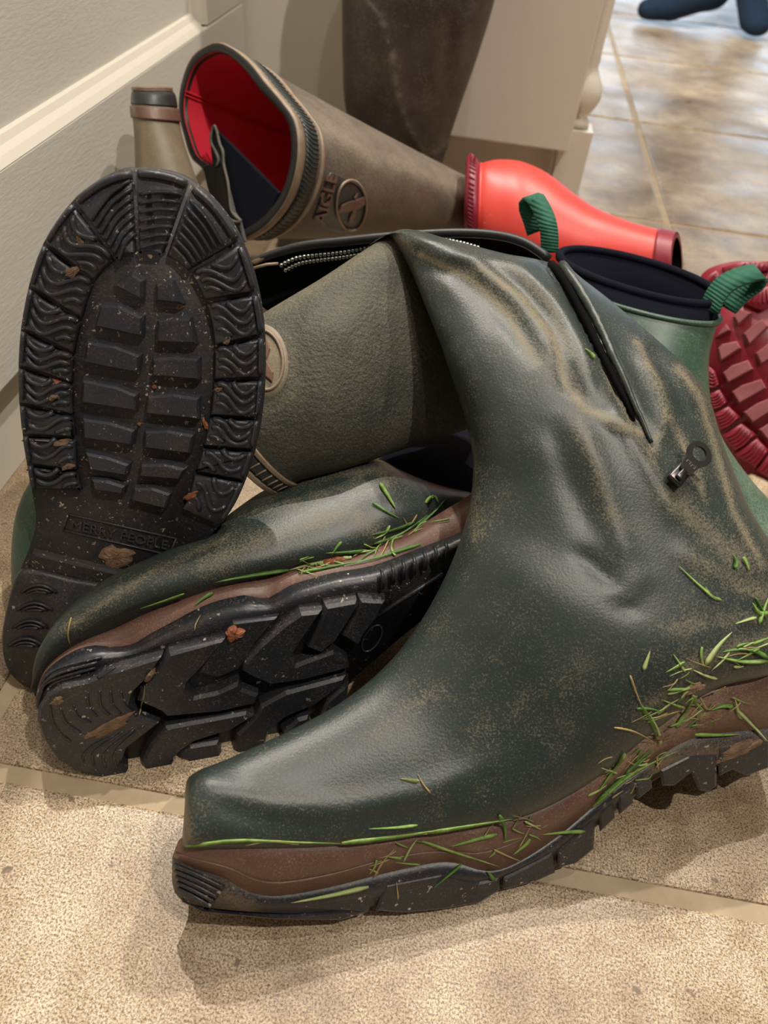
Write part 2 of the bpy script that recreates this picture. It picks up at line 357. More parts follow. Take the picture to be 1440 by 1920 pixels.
for nm, pts in (('bead_moulding', [(0.05, 0.2335), (0.968, 0.2335)]),):
    prof = [(-0.347, 0.246), (-0.3425, 0.2445), (-0.3395, 0.240), (-0.3345, 0.2365), (-0.330, 0.2315), (-0.347, 0.2315)]
    mk(nm, *loft([np.array([(x, y, z) for x, z in prof]) for y in (0.06, 0.955)]), M['paint2'], door, smooth=False)
    prof = [(-0.347, 0.0), (-0.3425, 0.0015), (-0.3395, 0.006), (-0.3345, 0.0095), (-0.330, 0.0145), (-0.347, 0.0145)]
    mk(nm, *loft([np.array([(x, 0.9535 + d, z) for x, d in prof]) for z in (0.2345, 0.73)]), M['paint2'], door, smooth=False)
mk('worktop', *box(-0.92, -0.31, -1.2, 1.085, 0.86, 0.90, 0.004), M['stone'], cab, smooth=False)
# island at the back: side panel y = 1.12
isl = thing('kitchen_island', 'cream painted island end with recessed plinth and turned corner post', 'island', (-0.1, 1.3, 0))
mk('side_panel', *box(-0.90, 0.118, 1.12, 1.14, 0.105, 0.86, 0.002), M['paint2'], isl, smooth=False)
mk('carcass', *box(-0.90, 0.112, 1.14, 1.72, 0.105, 0.86), M['paint2'], isl, smooth=False)
mk('plinth', *box(-0.90, 0.107, 1.185, 1.70, 0.0, 0.105), M['paint2'], isl, smooth=False)
mk('corner_block', *box(0.106, 0.148, 1.14, 1.182, 0.0, 0.128, 0.0015), M['paint2'], isl, smooth=False)
prof = [(0.0, 0.128), (0.016, 0.129), (0.014, 0.136), (0.010, 0.142), (0.017, 0.152), (0.0225, 0.165), (0.022, 0.178), (0.014, 0.192), (0.009, 0.202), (0.010, 0.208), (0.009, 0.22), (0.012, 0.45), (0.009, 0.70), (0.014, 0.80), (0.016, 0.86), (0, 0.86)]
mk('turned_post', *loft([np.array([(0.126 + r * math.cos(q), 1.161 + r * math.sin(q), z) for q in np.linspace(0, 2 * math.pi, 24, endpoint=False)]) for r, z in prof]), M['paint2'], isl)
mk('worktop', *box(-0.90, 0.17, 1.118, 1.75, 0.86, 0.90, 0.004), M['stone'], isl, smooth=False)

# ------------------------------------------------------------------ sole helpers
def ridge(P, n, w, h):
    """raised rounded rib along a polyline lying on a surface with normal n"""
    P = np.array(P, float); T = np.gradient(P, axis=0); n = nrm(n); rings = []
    for i in range(len(P)):
        s = nrm(np.cross(n, T[i])); k = 0.35 if i in (0, len(P) - 1) else 1.0
        rings.append([P[i] - s * w - n * h * 0.4, P[i] - s * w * 0.55 + n * h * k * 0.8, P[i] + s * w * 0.1 + n * h * k, P[i] + s * w * 0.6 + n * h * k * 0.75, P[i] + s * w - n * h * 0.4])
    return loft(np.array(rings))
def near_param(curve, p): return int(np.argmin(np.linalg.norm(curve - np.array(p), axis=1)))
def span(curve, i, j, n):
    k = len(curve); d = (j - i) % k
    if d > k / 2: d -= k
    return np.array([curve[int(round(i + d * f)) % k] for f in np.linspace(0, 1, n)])

# ================================================================== BOOT C: short green boot standing on its heel, sole to the viewer
zc = lambda x, y: (x / 2.742, 300 + y / 2.742)
zh = lambda x, y: (x / 5.54, 1000 + y / 5.54)
cT = at(255, 322, 0.372); cH = at(70, 1282, 0.497)
cA = at(492, 700, 0.425) - at(36, 700, 0.418)
nC = np.cross(cT - cH, cA); nC = nC if nC @ (CAM - cT) > 0 else -nC
PC = Plane(cT, nC); nC = PC.n
bootC = thing('ankle_boot', 'short green rubber boot standing on its heel, black patterned sole showing, beside the cabinet', 'boot', (cH[0], cH[1], 0))
outl = [zc(*p) for p in [(690, 52), (820, 57), (950, 98), (1080, 195), (1180, 325), (1255, 465), (1313, 660), (1348, 860), (1352, 1050), (1341, 1250), (1312, 1450), (1262, 1620), (1200, 1770), (1130, 1880), (1040, 1980)]]
outl += [(330, 1045), (270, 1085), (160, 1080), (70, 1020)]
outl += [zc(*p) for p in [(190, 1900), (180, 1800), (160, 1690), (138, 1560), (113, 1400), (97, 1200), (97, 1000), (113, 830), (148, 650), (205, 470), (268, 350), (365, 222), (460, 140), (560, 82)]]
OC = arc(outl, 400, True)
well = [zc(*p) for p in [(700, 488), (850, 500), (975, 590), (1060, 760), (1095, 950), (1088, 1200), (1055, 1400), (1000, 1590), (915, 1790), (660, 1790), (440, 1690), (400, 1400), (385, 1200), (395, 1000), (440, 800), (505, 620), (600, 525)]]
WC = arc(well, 300, True)
LUG = 0.0055
# whole outsole plate (forefoot + shank + heel) behind the lugs
whole = [zc(*p) for p in [(690, 52), (950, 98), (1180, 325), (1313, 660), (1352, 1050), (1312, 1450), (1200, 1770), (1060, 1950)]] + [(330, 1060), (262, 1100), (228, 1160), (222, 1220), (190, 1275), (120, 1294), (60, 1282), (22, 1250), (9, 1200), (16, 1140), (36, 1075), (58, 1020)] + [zc(*p) for p in [(185, 1830), (138, 1560), (97, 1200), (113, 830), (205, 470), (365, 222), (560, 82)]]
WH = arc(whole, 160, True)
base = PC.poly(WH, -LUG)
rg = [offset_poly(base, nC, 0.004) - nC * 0.016, base - nC * 0.012, offset_poly(base, nC, -0.0012) - nC * 0.006, base]
outC = mk('outsole', *loft(rg), M['sole_base'], bootC)
def lug(poly, parent, mat_, plane, h=LUG, inset=0.0011, name='tread_lug', off=None, shrink=0.0):
    P = plane.poly(poly, -h if off is None else off)
    if shrink: P = offset_poly(P, plane.n, shrink)
    return prism(P, plane.n, h, inset)
def side_lug(a, b, mode, parent, mat_, plane, outer, inner, waves=5, flip=1, nm='tread_lug', h=LUG):
    oa, ob = near_param(outer, a[0]), near_param(outer, b[0]); ia, ib = near_param(inner, a[1]), near_param(inner, b[1])
    so = span(outer, oa, ob, 9); si = span(inner, ia, ib, 9)
    P = plane.poly(list(so) + list(si[::-1]), -h); P = offset_poly(P, plane.n, 0.0016)
    g = MB().add(*prism(P, plane.n, h * 0.72, 0.001))
    def q(s, r):
        r = min(max(r, 0), 1) * 8; k = min(int(r), 7); f = r - k
        o = so[k] * (1 - f) + so[k + 1] * f; i = si[k] * (1 - f) + si[k + 1] * f
        return plane.p(*(o * (1 - s) + i * s), off=-h * 0.28)
    if mode == 'wave':
        for k in range(waves):
            r0 = 0.10 + 0.80 * k / (waves - 1)
            L = []
            for s in np.linspace(0.13, 0.90, 16):
                r = r0 + 0.26 * math.sin(2 * math.pi * (s - 0.08)) * flip
                if 0.07 < r < 0.93: L.append(q(s, r))
            if len(L) > 3: g.add(*ridge(L, plane.n, 0.0016, h * 0.38))
        L = [q(0.05, r) for r in np.linspace(0.08, 0.92, 8)]; g.add(*ridge(L, plane.n, 0.0016, h * 0.34))
    else:
        for k in range(7):
            s = 0.24 + 0.74 * k / 7
            g.add(*ridge([q(s + mode * (r - 0.5), r) for r in np.linspace(0.07, 0.93, 8)], plane.n, 0.0011, h * 0.42))
        L = [q(0.05, r) for r in np.linspace(0.05, 0.95, 10)]; g.add(*ridge(L, plane.n, 0.0022, h * 0.34))
    return g.mk(nm, mat_, parent)
gl = [((380, 215), (610, 520)), ((235, 425), (505, 640)), ((165, 650), (425, 830)), ((115, 860), (398, 1010)), ((100, 1060), (388, 1150)), ((100, 1240), (392, 1310)), ((113, 1405), (405, 1430)), ((138, 1562), (430, 1590)), ((165, 1700), (440, 1690))]
gl = [(zc(*a), zc(*b)) for a, b in gl]
for i in range(8): side_lug(gl[i], gl[i + 1], 'wave', outC, M['sole_c'], PC, OC, WC, 4 if i < 5 else 3)
gt = [((380, 215), (610, 520)), ((688, 55), (712, 489)), ((985, 115), (850, 500)), ((1225, 420), (965, 580))]
gt = [(zc(*a), zc(*b)) for a, b in gt]
for i, sk in zip(range(3), (-0.30, -0.12, 0.10)): side_lug(gt[i], gt[i + 1], sk, outC, M['sole_c'], PC, OC, WC)
gr = [((1225, 420), (965, 580)), ((1305, 680), (1035, 740)), ((1348, 905), (1092, 960)), ((1350, 1120), (1092, 1130)), ((1332, 1320), (1075, 1310)), ((1298, 1490), (1040, 1470)), ((1248, 1650), (995, 1600)), ((1130, 1885), (920, 1780))]
gr = [(zc(*a), zc(*b)) for a, b in gr]
for i in range(7): side_lug(gr[i], gr[i + 1], 'wave', outC, M['sole_c'], PC, OC, WC, 4 if i < 5 else 3)
blocks = [[(600, 640), (690, 578), (745, 615), (742, 715)], [(812, 632), (895, 622), (945, 730), (812, 718)],
 [(530, 738), (620, 742), (742, 800), (740, 900), (500, 848)], [(820, 817), (900, 806), (985, 808), (1015, 935), (815, 928)],
 [(460, 925), (600, 947), (730, 997), (722, 1085), (448, 1033)], [(795, 1012), (910, 1004), (1030, 1012), (1032, 1120), (790, 1098)],
 [(438, 1120), (600, 1152), (712, 1197), (706, 1277), (434, 1237)], [(770, 1203), (900, 1193), (1030, 1213), (1028, 1320), (757, 1293)],
 [(438, 1318), (580, 1338), (703, 1377), (690, 1453), (442, 1418)], [(755, 1383), (870, 1378), (1003, 1402), (983, 1496), (752, 1468)],
 [(453, 1492), (560, 1512), (673, 1552), (660, 1608), (472, 1578)], [(735, 1553), (850, 1548), (962, 1573), (930, 1628), (724, 1613)],
 [(483, 1628), (560, 1633), (653, 1662), (643, 1703), (497, 1683)], [(700, 1673), (790, 1671), (885, 1702), (858, 1777), (680, 1733)]]
for b in blocks: mk('tread_lug', *lug([zc(*p) for p in b], outC, None, PC), M['sole_c'], outC, smooth=False)
# heel block with curved ribs
heel = arc([(38, 1072), (70, 1062), (140, 1078), (215, 1098), (226, 1160), (221, 1220), (190, 1272), (120, 1292), (62, 1281), (23, 1249), (10, 1200), (17, 1140)], 60, True)
hb = MB().add(*prism(PC.poly(heel, -LUG), nC, 0.0075, 0.0016))
for k in range(4):
    y0 = 560 + 185 * k; x0 = 215 - 45 * k
    for j, (s, d) in enumerate(((1.0, 90), (0.74, 50), (0.5, 18))):
        L = [PC.p(*zh(x0 + 190 + 190 * s * c, y0 + 60 + 20 * c * 0 - d * (1 - c * c)), off=0.002) for c in np.linspace(-1, 1, 9)]
        hb.add(*ridge(L, nC, 0.0011, 0.0018))
hb.mk('heel_block', M['sole'], outC)
# heel breast step
mk('shank_step', *prism(PC.poly([(66, 1030), (140, 1048), (300, 1085), (262, 1112), (215, 1100), (140, 1080), (60, 1064)], -LUG), nC, 0.004, 0.002), M['sole_base'], outC, smooth=False)
# raised letters in a frame on the shank
def text_mesh(txt, size, extr):
    cu = bpy.data.curves.new('lettering', 'FONT'); cu.body = txt; cu.size = size; cu.extrude = extr; cu.align_x = 'CENTER'; cu.align_y = 'CENTER'; cu.resolution_u = 3
    o = bpy.data.objects.new('lettering', cu); COL.objects.link(o); bpy.context.view_layer.update()
    me = bpy.data.meshes.new_from_object(o.evaluated_get(bpy.context.evaluated_depsgraph_get()))
    V = np.array([v.co[:] for v in me.vertices]); Fc = [list(p.vertices) for p in me.polygons]
    bpy.data.objects.remove(o); bpy.data.curves.remove(cu); bpy.data.meshes.remove(me); return V, Fc
def place_text(txt, a, b, hgt, n, name, mat_, parent, extr=0.0008, frac=0.92):
    """lettering running from a to b on a surface with normal n, squeezed to fit"""
    V, Fc = text_mesh(txt, 1.0, 0.5)
    w = V[:, 0].max() - V[:, 0].min(); h = V[:, 1].max() - V[:, 1].min(); V[:, 0] -= (V[:, 0].max() + V[:, 0].min()) / 2; V[:, 1] -= (V[:, 1].max() + V[:, 1].min()) / 2
    ex = b - a; L = np.linalg.norm(ex); ex = ex / L; n = nrm(n - (n @ ex) * ex); ey = np.cross(n, ex)
    P = (a + b) / 2 + np.outer(V[:, 0] * L * frac / w, ex) + np.outer(V[:, 1] * hgt / h, ey) + np.outer(V[:, 2] * 2 * extr, n)
    return mk(name, P, Fc, mat_, parent, smooth=False)
fa, fb, fc, fd = (127, 964), (330, 1010), (318, 1041), (119, 994)
fr = [PC.p(*p, off=-LUG + 0.0004) for p in (fa, fb, fc, fd, fa)]
nf_ = MB()
for a_, b_ in zip(fr[:-1], fr[1:]): nf_.add(*tube([a_, (a_ + b_) / 2, b_], 0.0006, 6))
nf_.mk('name_frame', M['sole_c'], outC, kind='stuff')
place_text('MERRY PEOPLE', PC.p(127, 981, -LUG + 0.0004), PC.p(322, 1024, -LUG + 0.0004), 0.0062, nC, 'raised_lettering', M['sole_c'], outC, 0.0007)
# green upper behind the sole, vamp, ankle and shaft lying backwards on the floor
ax = nrm(cT - cH); wx = nrm(np.cross(nC, ax))
ringsC = []
hp = (cT + cH) / 2
Lc = np.linalg.norm(cT - cH)
ctr_px = [(255, 326), (265, 420), (268, 560), (262, 700), (250, 830), (222, 940), (165, 1035), (122, 1130), (110, 1220), (100, 1278)]
half = [0.006, 0.030, 0.044, 0.050, 0.052, 0.056, 0.056, 0.046, 0.038, 0.022]
up_h = [0.012, 0.042, 0.052, 0.060, 0.072, 0.085, 0.095, 0.095, 0.090, 0.060]
C0 = cr(np.array([list(PC.p(*p, off=-LUG - 0.012)) + [h, u] for p, h, u in zip(ctr_px, half, up_h)]), 40)
for r in C0:
    c, hw, uh = r[:3], r[3], r[4]
    ringsC.append(np.array([c + wx * hw * math.copysign(abs(math.cos(q)) ** 0.75, math.cos(q)) - nC * uh * (0.5 - 0.5 * math.copysign(abs(math.sin(q)) ** 0.75, math.sin(q))) for q in np.linspace(0, 2 * math.pi, 36, endpoint=False)]))
g = MB().add(*loft(ringsC))
sh0 = C0[29][:3] - nC * 0.05; sdir = nrm(-nC + ax * 0.12); rs = []
for f, w, h in ((0, 0.042, 0.060), (0.05, 0.046, 0.056), (0.10, 0.050, 0.052), (0.14, 0.054, 0.052)):
    c = sh0 + sdir * f; rs.append(np.array([c + wx * w * math.cos(q) + ax * h * math.sin(q) for q in np.linspace(0, 2 * math.pi, 36, endpoint=False)]))
g.add(*loft(rs))
g.mk('upper', M['shell'], bootC)

# ================================================================== BOOT B: long green boot lying on its side, sole to the viewer
Z1 = lambda x, y: (60 + x / 3.6, 1060 + y / 3.6)
Z2 = lambda x, y: (360 + x / 3.6, 1040 + y / 3.6)
PB = plane3(fl(120, 1440, 0.012), fl(640, 1345, 0.014), at(400, 1125, 0.424)); nB = PB.n
bB = fl(400, 1420, 0.0)
bootB = thing('wellington_boot', 'muddy green boot lying on its side with brown midsole and lugged black sole facing out', 'boot', (bB[0], bB[1], 0), group='dark green zip wellingtons')
shoulder = [Z1(45, 905), Z1(90, 800), Z1(200, 738), Z1(380, 700), Z1(640, 630), Z1(900, 535), Z1(1320, 420), Z2(590, 388), Z2(870, 305), Z2(1100, 245), Z2(1300, 225), (760, 1078), (820, 1052), (875, 1015)]
lower = [(905, 1060), (880, 1110), (852, 1140), (771, 1200), (648, 1305), (560, 1375), (480, 1415), Z1(1300, 1340), Z1(1060, 1410), Z1(740, 1405), Z1(500, 1388), Z1(300, 1330), Z1(170, 1260), Z1(80, 1120), Z1(40, 1000)]
nU, nL = 60, 60
bb = [Z1(22, 940), Z1(45, 820), Z1(90, 720), Z1(180, 640), Z1(300, 570), Z1(420, 540), Z1(560, 550), Z1(680, 530), Z1(800, 460), Z1(950, 380), Z1(1100, 300), Z1(1250, 240), Z1(1440, 200), Z2(430, 290), Z2(520, 290), Z2(590, 250), Z2(680, 200), Z2(850, 150), Z2(960, 120), (700, 1060), (780, 1030), (860, 1000), (890, 985)]
bt = [Z1(22, 900), Z1(32, 840), Z1(60, 740), Z1(130, 640), Z1(220, 560), Z1(350, 480), Z1(500, 395), Z1(720, 290), Z1(1000, 190), Z1(1220, 120), Z1(1440, 70), Z2(560, 95), Z2(700, 62), Z2(850, 32), (638, 1043), (700, 1025), (760, 1000), (820, 965), (890, 922)]
LW = arc(lower, nL)
def loopB(up, off, shift): return np.vstack([PB.poly(arc(up, nU), off), PB.poly(LW, 0.0) + nB * (off + shift)])
lugh = 0.0085
l0 = loopB(shoulder, -lugh, 0); l1 = loopB(shoulder, -0.003, -lugh + 0.003)
l2 = loopB(bb, -0.020, 0); l3 = loopB(bt, -0.036, 0)
lowin = nrm(np.cross(nB, PB.p(640, 1345) - PB.p(120, 1440)))
outB = mk('outsole', *loft([l2, 0.5 * (l1 + l2) + nB * 0.004, l0]), M['sole'], bootB)
mids = mk('midsole', *loft([l3, 0.5 * (l2 + l3) + nrm(np.array([0, 0.4, 1.0])) * 0.0008, l2]), M['midsole'], bootB)
gline = [Z1(60, 770), Z1(160, 640), Z1(330, 530), Z1(430, 475), Z1(520, 460), Z1(620, 458), Z1(740, 410), Z1(900, 330), Z1(1080, 250), Z1(1240, 190), Z1(1440, 150), Z2(450, 215), Z2(520, 195), Z2(590, 140)]
lugsB = [
 ([Z1(*p) for p in [(55, 905), (110, 815), (210, 755), (380, 720), (520, 665), (880, 560), (800, 690), (690, 800), (672, 880), (720, 960), (860, 1010), (640, 1180), (600, 1280), (735, 1385), (720, 1400), (500, 1380), (300, 1320), (175, 1250), (88, 1115), (48, 1000)]]),
 ([Z1(*p) for p in [(925, 540), (1300, 445), (1180, 600), (1055, 730), (1040, 790), (1090, 835), (1250, 800), (1390, 735), (1410, 780), (1520, 820), (1500, 880), (1250, 935), (905, 965), (870, 930), (715, 860), (735, 790), (800, 700), (870, 610)]]),
 ([Z2(*p) for p in [(600, 430), (720, 345), (865, 330), (690, 590), (662, 640), (690, 690), (940, 600), (1035, 665), (1045, 715), (740, 795), (520, 825), (400, 775), (335, 735), (345, 680), (450, 560)]]),
 ([Z2(*p) for p in [(885, 300), (1095, 262), (1105, 300), (960, 530), (860, 615), (770, 580), (830, 450)]]),
 ([Z2(*p) for p in [(1115, 255), (1285, 265), (1230, 380), (1150, 480), (1105, 570), (1000, 500), (1070, 380)]]),
 ([Z1(*p) for p in [(900, 1035), (1440, 935), (1495, 962), (1350, 1050), (1100, 1130), (1000, 1200), (945, 1260), (1065, 1365), (1055, 1400), (900, 1400), (775, 1365), (740, 1270), (790, 1170)]]),
 ([Z2(*p) for p in [(455, 965), (620, 875), (1025, 768), (990, 830), (830, 955), (620, 1045), (510, 1140), (480, 1240), (330, 1305), (275, 1260), (295, 1160), (420, 1035)]]),
 ([Z1(*p) for p in [(985, 1215), (1060, 1160), (1255, 1130), (1275, 1225), (1160, 1335), (1095, 1305)]]),
 ([Z2(*p) for p in [(1000, 845), (1045, 805), (1025, 1010), (885, 1055), (855, 1030), (900, 930)]]),
 ([Z2(*p) for p in [(605, 1150), (700, 1055), (775, 1035), (790, 1130), (640, 1185)]])]
for P in lugsB: mk('tread_lug', *lug(P, outB, None, PB, lugh, 0.0016), M['sole'], outB, smooth=False)
mk('tread_lug', *prism(PB.poly([Z2(*p) for p in [(275, 440), (570, 405), (430, 570), (315, 750), (170, 810), (40, 775), (110, 660)]], -lugh), nB, 0.0035, 0.001), M['sole'], outB, smooth=False)
# toe ribs
tr = MB()
for L in ([(375, 850), (385, 950), (440, 1020)], [(455, 845), (468, 950), (525, 1010)], [(530, 845), (545, 940), (600, 1000)], [(600, 850), (620, 930), (680, 990)], [(440, 760), (500, 730), (560, 690)],
          [(350, 1330), (345, 1280), (420, 1210), (560, 1150)], [(420, 1350), (410, 1270), (480, 1210), (620, 1120)], [(500, 1370), (480, 1290), (550, 1210), (690, 1110)], [(580, 1380), (550, 1290), (610, 1200), (760, 1080)],
          [(120, 930), (150, 1080), (260, 1190)], [(190, 960), (230, 1060), (330, 1130)], [(280, 940), (310, 1020), (400, 1060)]):
    tr.add(*ridge([PB.p(*p) for p in arc([Z1(*q) for q in L], 10)], nB, 0.0010, 0.0009))
tr.mk('toe_rib', M['sole'], outB, kind='stuff')
rib = MB()
for k, (a, b, c) in enumerate([((45, 930), (120, 760), (440, 655)), ((40, 960), (90, 800), (430, 690)), ((60, 960), (130, 810), (330, 740)), ((35, 900), (130, 720), (470, 620))]):
    pts = arc([Z1(*a), Z1(*b), Z1(*c)], 12); rib.add(*tube(PB.poly(pts, -0.005 - 0.002 * (k == 3)), 0.0009, 6))
for k in range(7):
    x = 715 + k * 20; y = 1082 - k * 9; rib.add(*tube([PB.p(x, y - 14, -0.010), PB.p(x + 3, y, -0.004), PB.p(x + 2, y + 22, -0.006)], 0.0012, 6))
rib.mk('side_rib', M['sole'], outB, kind='stuff')
ovx = [PB.p(*Z2(1215 + 78 * math.cos(q) * 0.55 - 85 * math.sin(q) * 0.0 + 70 * math.sin(q) * 0.75, 565 - 85 * math.sin(q) + 25 * math.cos(q)), off=-lugh + 0.0006) for q in np.linspace(0, 2 * math.pi, 33)]
mk('oval_mark', *tube(ovx, 0.0007, 6, False), M['sole'], outB)
mk('shank_ridge', *tube([PB.p(*p, off=-lugh + 0.0005) for p in ((690, 1165), (760, 1120), (830, 1075))], 0.0016, 6), M['sole'], outB)
# upper
specB = [(66, 1312, 67, 1322, .462, .462, .004, .010), (70, 1270, 82, 1262, .454, .450, .006, .030), (88, 1210, 120, 1215, .452, .444, .008, .040),
 (135, 1140, 200, 1165, .456, .442, .010, .048), (215, 1085, 290, 1125, .464, .445, .012, .055), (300, 1046, 380, 1100, .474, .450, .014, .060),
 (385, 1010, 480, 1072, .486, .455, .016, .066), (447, 962, 560, 1055, .500, .462, .018, .075), (510, 922, 640, 1043, .514, .470, .022, .08),
 (600, 893, 720, 1018, .530, .480, .026, .08), (700, 872, 800, 976, .545, .492, .028, .075), (765, 888, 860, 935, .56, .512, .02, .05), (800, 905, 880, 920, .575, .54, .008, .02)]
rgB = rings_of(specB, 110, 72)
VB, FB = loft(rgB)
def dust_of(V, strokes, base=0.0):
    p = pix(V); a = np.full(len(V), base)
    for line, w, s in strokes:
        d, pos = pdist(p, line); a = np.maximum(a, s * (0.62 * np.exp(-(d / (0.55 * w)) ** 2) + 0.30 * np.exp(-(d / (1.7 * w)) ** 2)))
    return a
dB = dust_of(VB, [([(120, 1180), (280, 1075), (420, 1010)], 14, .45), ([(380, 1060), (520, 1000), (640, 960)], 30, .40), ([(440, 960), (560, 950)], 20, .3), ([(640, 940), (700, 1000)], 30, .35), ([(560, 900), (720, 880)], 15, .45), ([(600, 930), (740, 900)], 24, .3)])
upB = mk('upper', VB, FB, M['green'], bootB, attrs={'dust': dB})
lgB = rings_of([(690, 868, 840, 955, .560, .53, .008, .05), (770, 838, 905, 935, .575, .545, .02, .05), (850, 815, 950, 900, .63, .60, .035, .05), (900, 790, 980, 870, .72, .69, .04, .045), (930, 750, 1010, 830, .80, .78, .04, .045)], 30, 40)
mk('leg', *loft(lgB), M['neo'], bootB)  # dark navy fabric; deep shadow behind the front boot is put into its colour

# ================================================================== BOOT A: big zip boot in front, folded over
qa = fl(340, 1700, 0.045); qb = fl(1330, 1450, 0.050); upA = nrm(np.array([0., .45, .89]))
PA = plane3(qa, qb, qa + upA * 0.1); nA = PA.n; WA = nrm(np.array([0.12, 0.80, -0.58]))
bA = fl(640, 1700, 0)
bootA = thing('wellington_boot', 'muddy green boot with long zip, toe forward, its leg folded over at the top', 'boot', (bA[0], bA[1] + 0.08, 0), group='dark green zip wellingtons')
def tA(px, py): return ((PA.o - CAM) @ PA.n) / (ray(px, py) @ PA.n)
top_l = [(334, 1577), (379, 1581), (474, 1582), (632, 1577), (775, 1559), (894, 1536), (989, 1517), (1060, 1486), (1123, 1441), (1171, 1400), (1215, 1366), (1266, 1325), (1329, 1284), (1440, 1240), (1480, 1230), (1506, 1228)]
mid_l = [(323, 1606), (363, 1628), (419, 1646), (466, 1672), (522, 1680), (617, 1664), (712, 1640), (807, 1619), (854, 1618), (902, 1632), (941, 1630), (997, 1602), (1060, 1557), (1123, 1503), (1171, 1464), (1226, 1428), (1274, 1395), (1329, 1378), (1440, 1366), (1490, 1360), (1512, 1358)]
bot_l = [(322, 1645), (332, 1680), (380, 1700), (520, 1712), (640, 1708), (760, 1688), (880, 1666), (980, 1634), (1060, 1594), (1130, 1538), (1180, 1495), (1230, 1458), (1290, 1444), (1440, 1424), (1490, 1416), (1512, 1412)]
nA_ = 90
def toe_b(x): return 0.030 * (1 - np.sqrt(np.clip(1 - np.clip(1 - (np.asarray(x, float) - 322) / 190, 0, 1) ** 2, 0, 1)))
def pushv(P, b): v = P - CAM; return P + v / np.linalg.norm(v, axis=1)[:, None] * np.asarray(b)[:, None]
def loopA(line, grow_=0.0):
    L2 = arc(line, nA_); E = PA.poly(L2); s = np.linspace(0, 1, nA_)
    near = pushv(E, toe_b(L2[:, 0]) - grow_); wd_ = 0.086 * np.sqrt(np.clip(1 - np.clip(1 - s / 0.42, 0, 1) ** 2, 0.0004, 1)) * np.sqrt(np.clip(1 - np.clip((s - 0.86) / 0.14, 0, 1) ** 2 * 0.98, 0, 1))
    far = near + WA * wd_[:, None]
    return np.vstack([near, far[::-1]])
tl, ml, bl = loopA(top_l, 0.002), loopA(mid_l, 0.003), loopA(bot_l, 0.002)
mm = 0.5 * (tl + ml); mm2 = loopA([((a[0] * .55 + b[0] * .45), (a[1] * .55 + b[1] * .45)) for a, b in zip(arc(top_l, 40), arc(mid_l, 40))], 0.0045)
Vm, Fm = loft([tl, mm2, ml])
dM = dust_of(Vm, [([(1130, 1440), (1250, 1360), (1340, 1330)], 40, .55), ([(760, 1570), (980, 1530)], 10, .3), ([(1300, 1340), (1440, 1340)], 45, .45)])
midA = mk('midsole', Vm, Fm, M['midsole'], bootA, attrs={'dust': dM})
Vs, Fs = loft([ml, loopA([((a[0] + b[0]) / 2, (a[1] + b[1]) / 2) for a, b in zip(arc(mid_l, 40), arc(bot_l, 40))], 0.004), bl])
dS = dust_of(Vs, [([(325, 1660), (460, 1700)], 30, .5), ([(1240, 1440), (1440, 1410)], 40, .9)])
outA = mk('outsole', Vs, Fs, M['sole'], bootA, attrs={'dust': dS})
lugsA = [([(322, 1640), (324, 1672), (340, 1695), (380, 1714), (520, 1727), (640, 1728), (690, 1712), (700, 1668), (600, 1680), (480, 1692), (400, 1665)], .03),
 ([(560, 1690), (700, 1660), (760, 1655), (742, 1688), (700, 1700), (640, 1728), (580, 1722)], .0),
 ([(725, 1652), (830, 1632), (900, 1648), (936, 1640), (938, 1664), (900, 1688), (830, 1700), (760, 1706), (705, 1702)], .03),
 ([(945, 1640), (1000, 1612), (1036, 1592), (1040, 1632), (1000, 1650), (942, 1664)], .03),
 ([(1046, 1590), (1090, 1548), (1116, 1528), (1112, 1588), (1080, 1614), (1044, 1624)], .03),
 ([(1122, 1520), (1150, 1495), (1152, 1530), (1124, 1556)], .02), ([(1158, 1488), (1184, 1470), (1186, 1502), (1160, 1524)], .02), ([(1190, 1464), (1218, 1445), (1222, 1474), (1194, 1496)], .02),
 ([(1236, 1440), (1290, 1412), (1342, 1410), (1342, 1470), (1326, 1482), (1308, 1478), (1294, 1446), (1262, 1470), (1240, 1470)], .03),
 ([(1344, 1398), (1440, 1385), (1440, 1436), (1396, 1452), (1372, 1440), (1346, 1452)], .03), ([(1446, 1384), (1500, 1374), (1502, 1408), (1480, 1420), (1450, 1436)], .03)]
for i, (P, th) in enumerate(lugsA):
    if th == 0: continue
    Pn = PA.poly(P) - WA * 0.0035
    if i == 0:
        Pn = pushv(PA.poly(P), toe_b([p[0] for p in P]) - 0.0035)
    def sl(Pb): return loft([offset_poly(Pb, nA, 0.0016), Pb + WA * 0.0014, Pb + WA * th])
    lo = mk('tread_lug', *sl(Pn), M['sole'], outA, smooth=False, attrs=None)
    if i in (0, 2, 3, 4, 8, 9, 10):
        c = lo.copy(); COL.objects.link(c); c.parent = outA; c.location = Vector((WA * 0.052).tolist()); ORI[c.name] = ORI[outA.name]
wl = [((330, 1600), (330, 1600)), ((370, 1612), 0), ((430, 1628), 0), ((480, 1650), 0), ((530, 1655), 0), ((620, 1640), 0), ((700, 1618), 0), ((790, 1600), 0), ((850, 1598), 0), ((900, 1600), 0), ((960, 1582), 0), ((1030, 1545), 0)]
wp = arc([w[0] for w in wl], 50); Pw = pushv(PA.poly(wp), toe_b(wp[:, 0]) - 0.0038)
mk('midsole_bead', *tube(Pw, 0.0007, 6), M['midsole'], midA)
tw = MB()
for k in range(5):
    pts = arc([(327 + k * 2, 1622 + k * 11), (370, 1640 + k * 11), (420 - k * 6, 1664 + k * 9)], 14); P = pushv(PA.poly(pts), toe_b(pts[:, 0]) - 0.0042)
    tw.add(*tube(P, 0.0011, 6))
tw.mk('toe_rib', M['sole'], outA, kind='stuff')
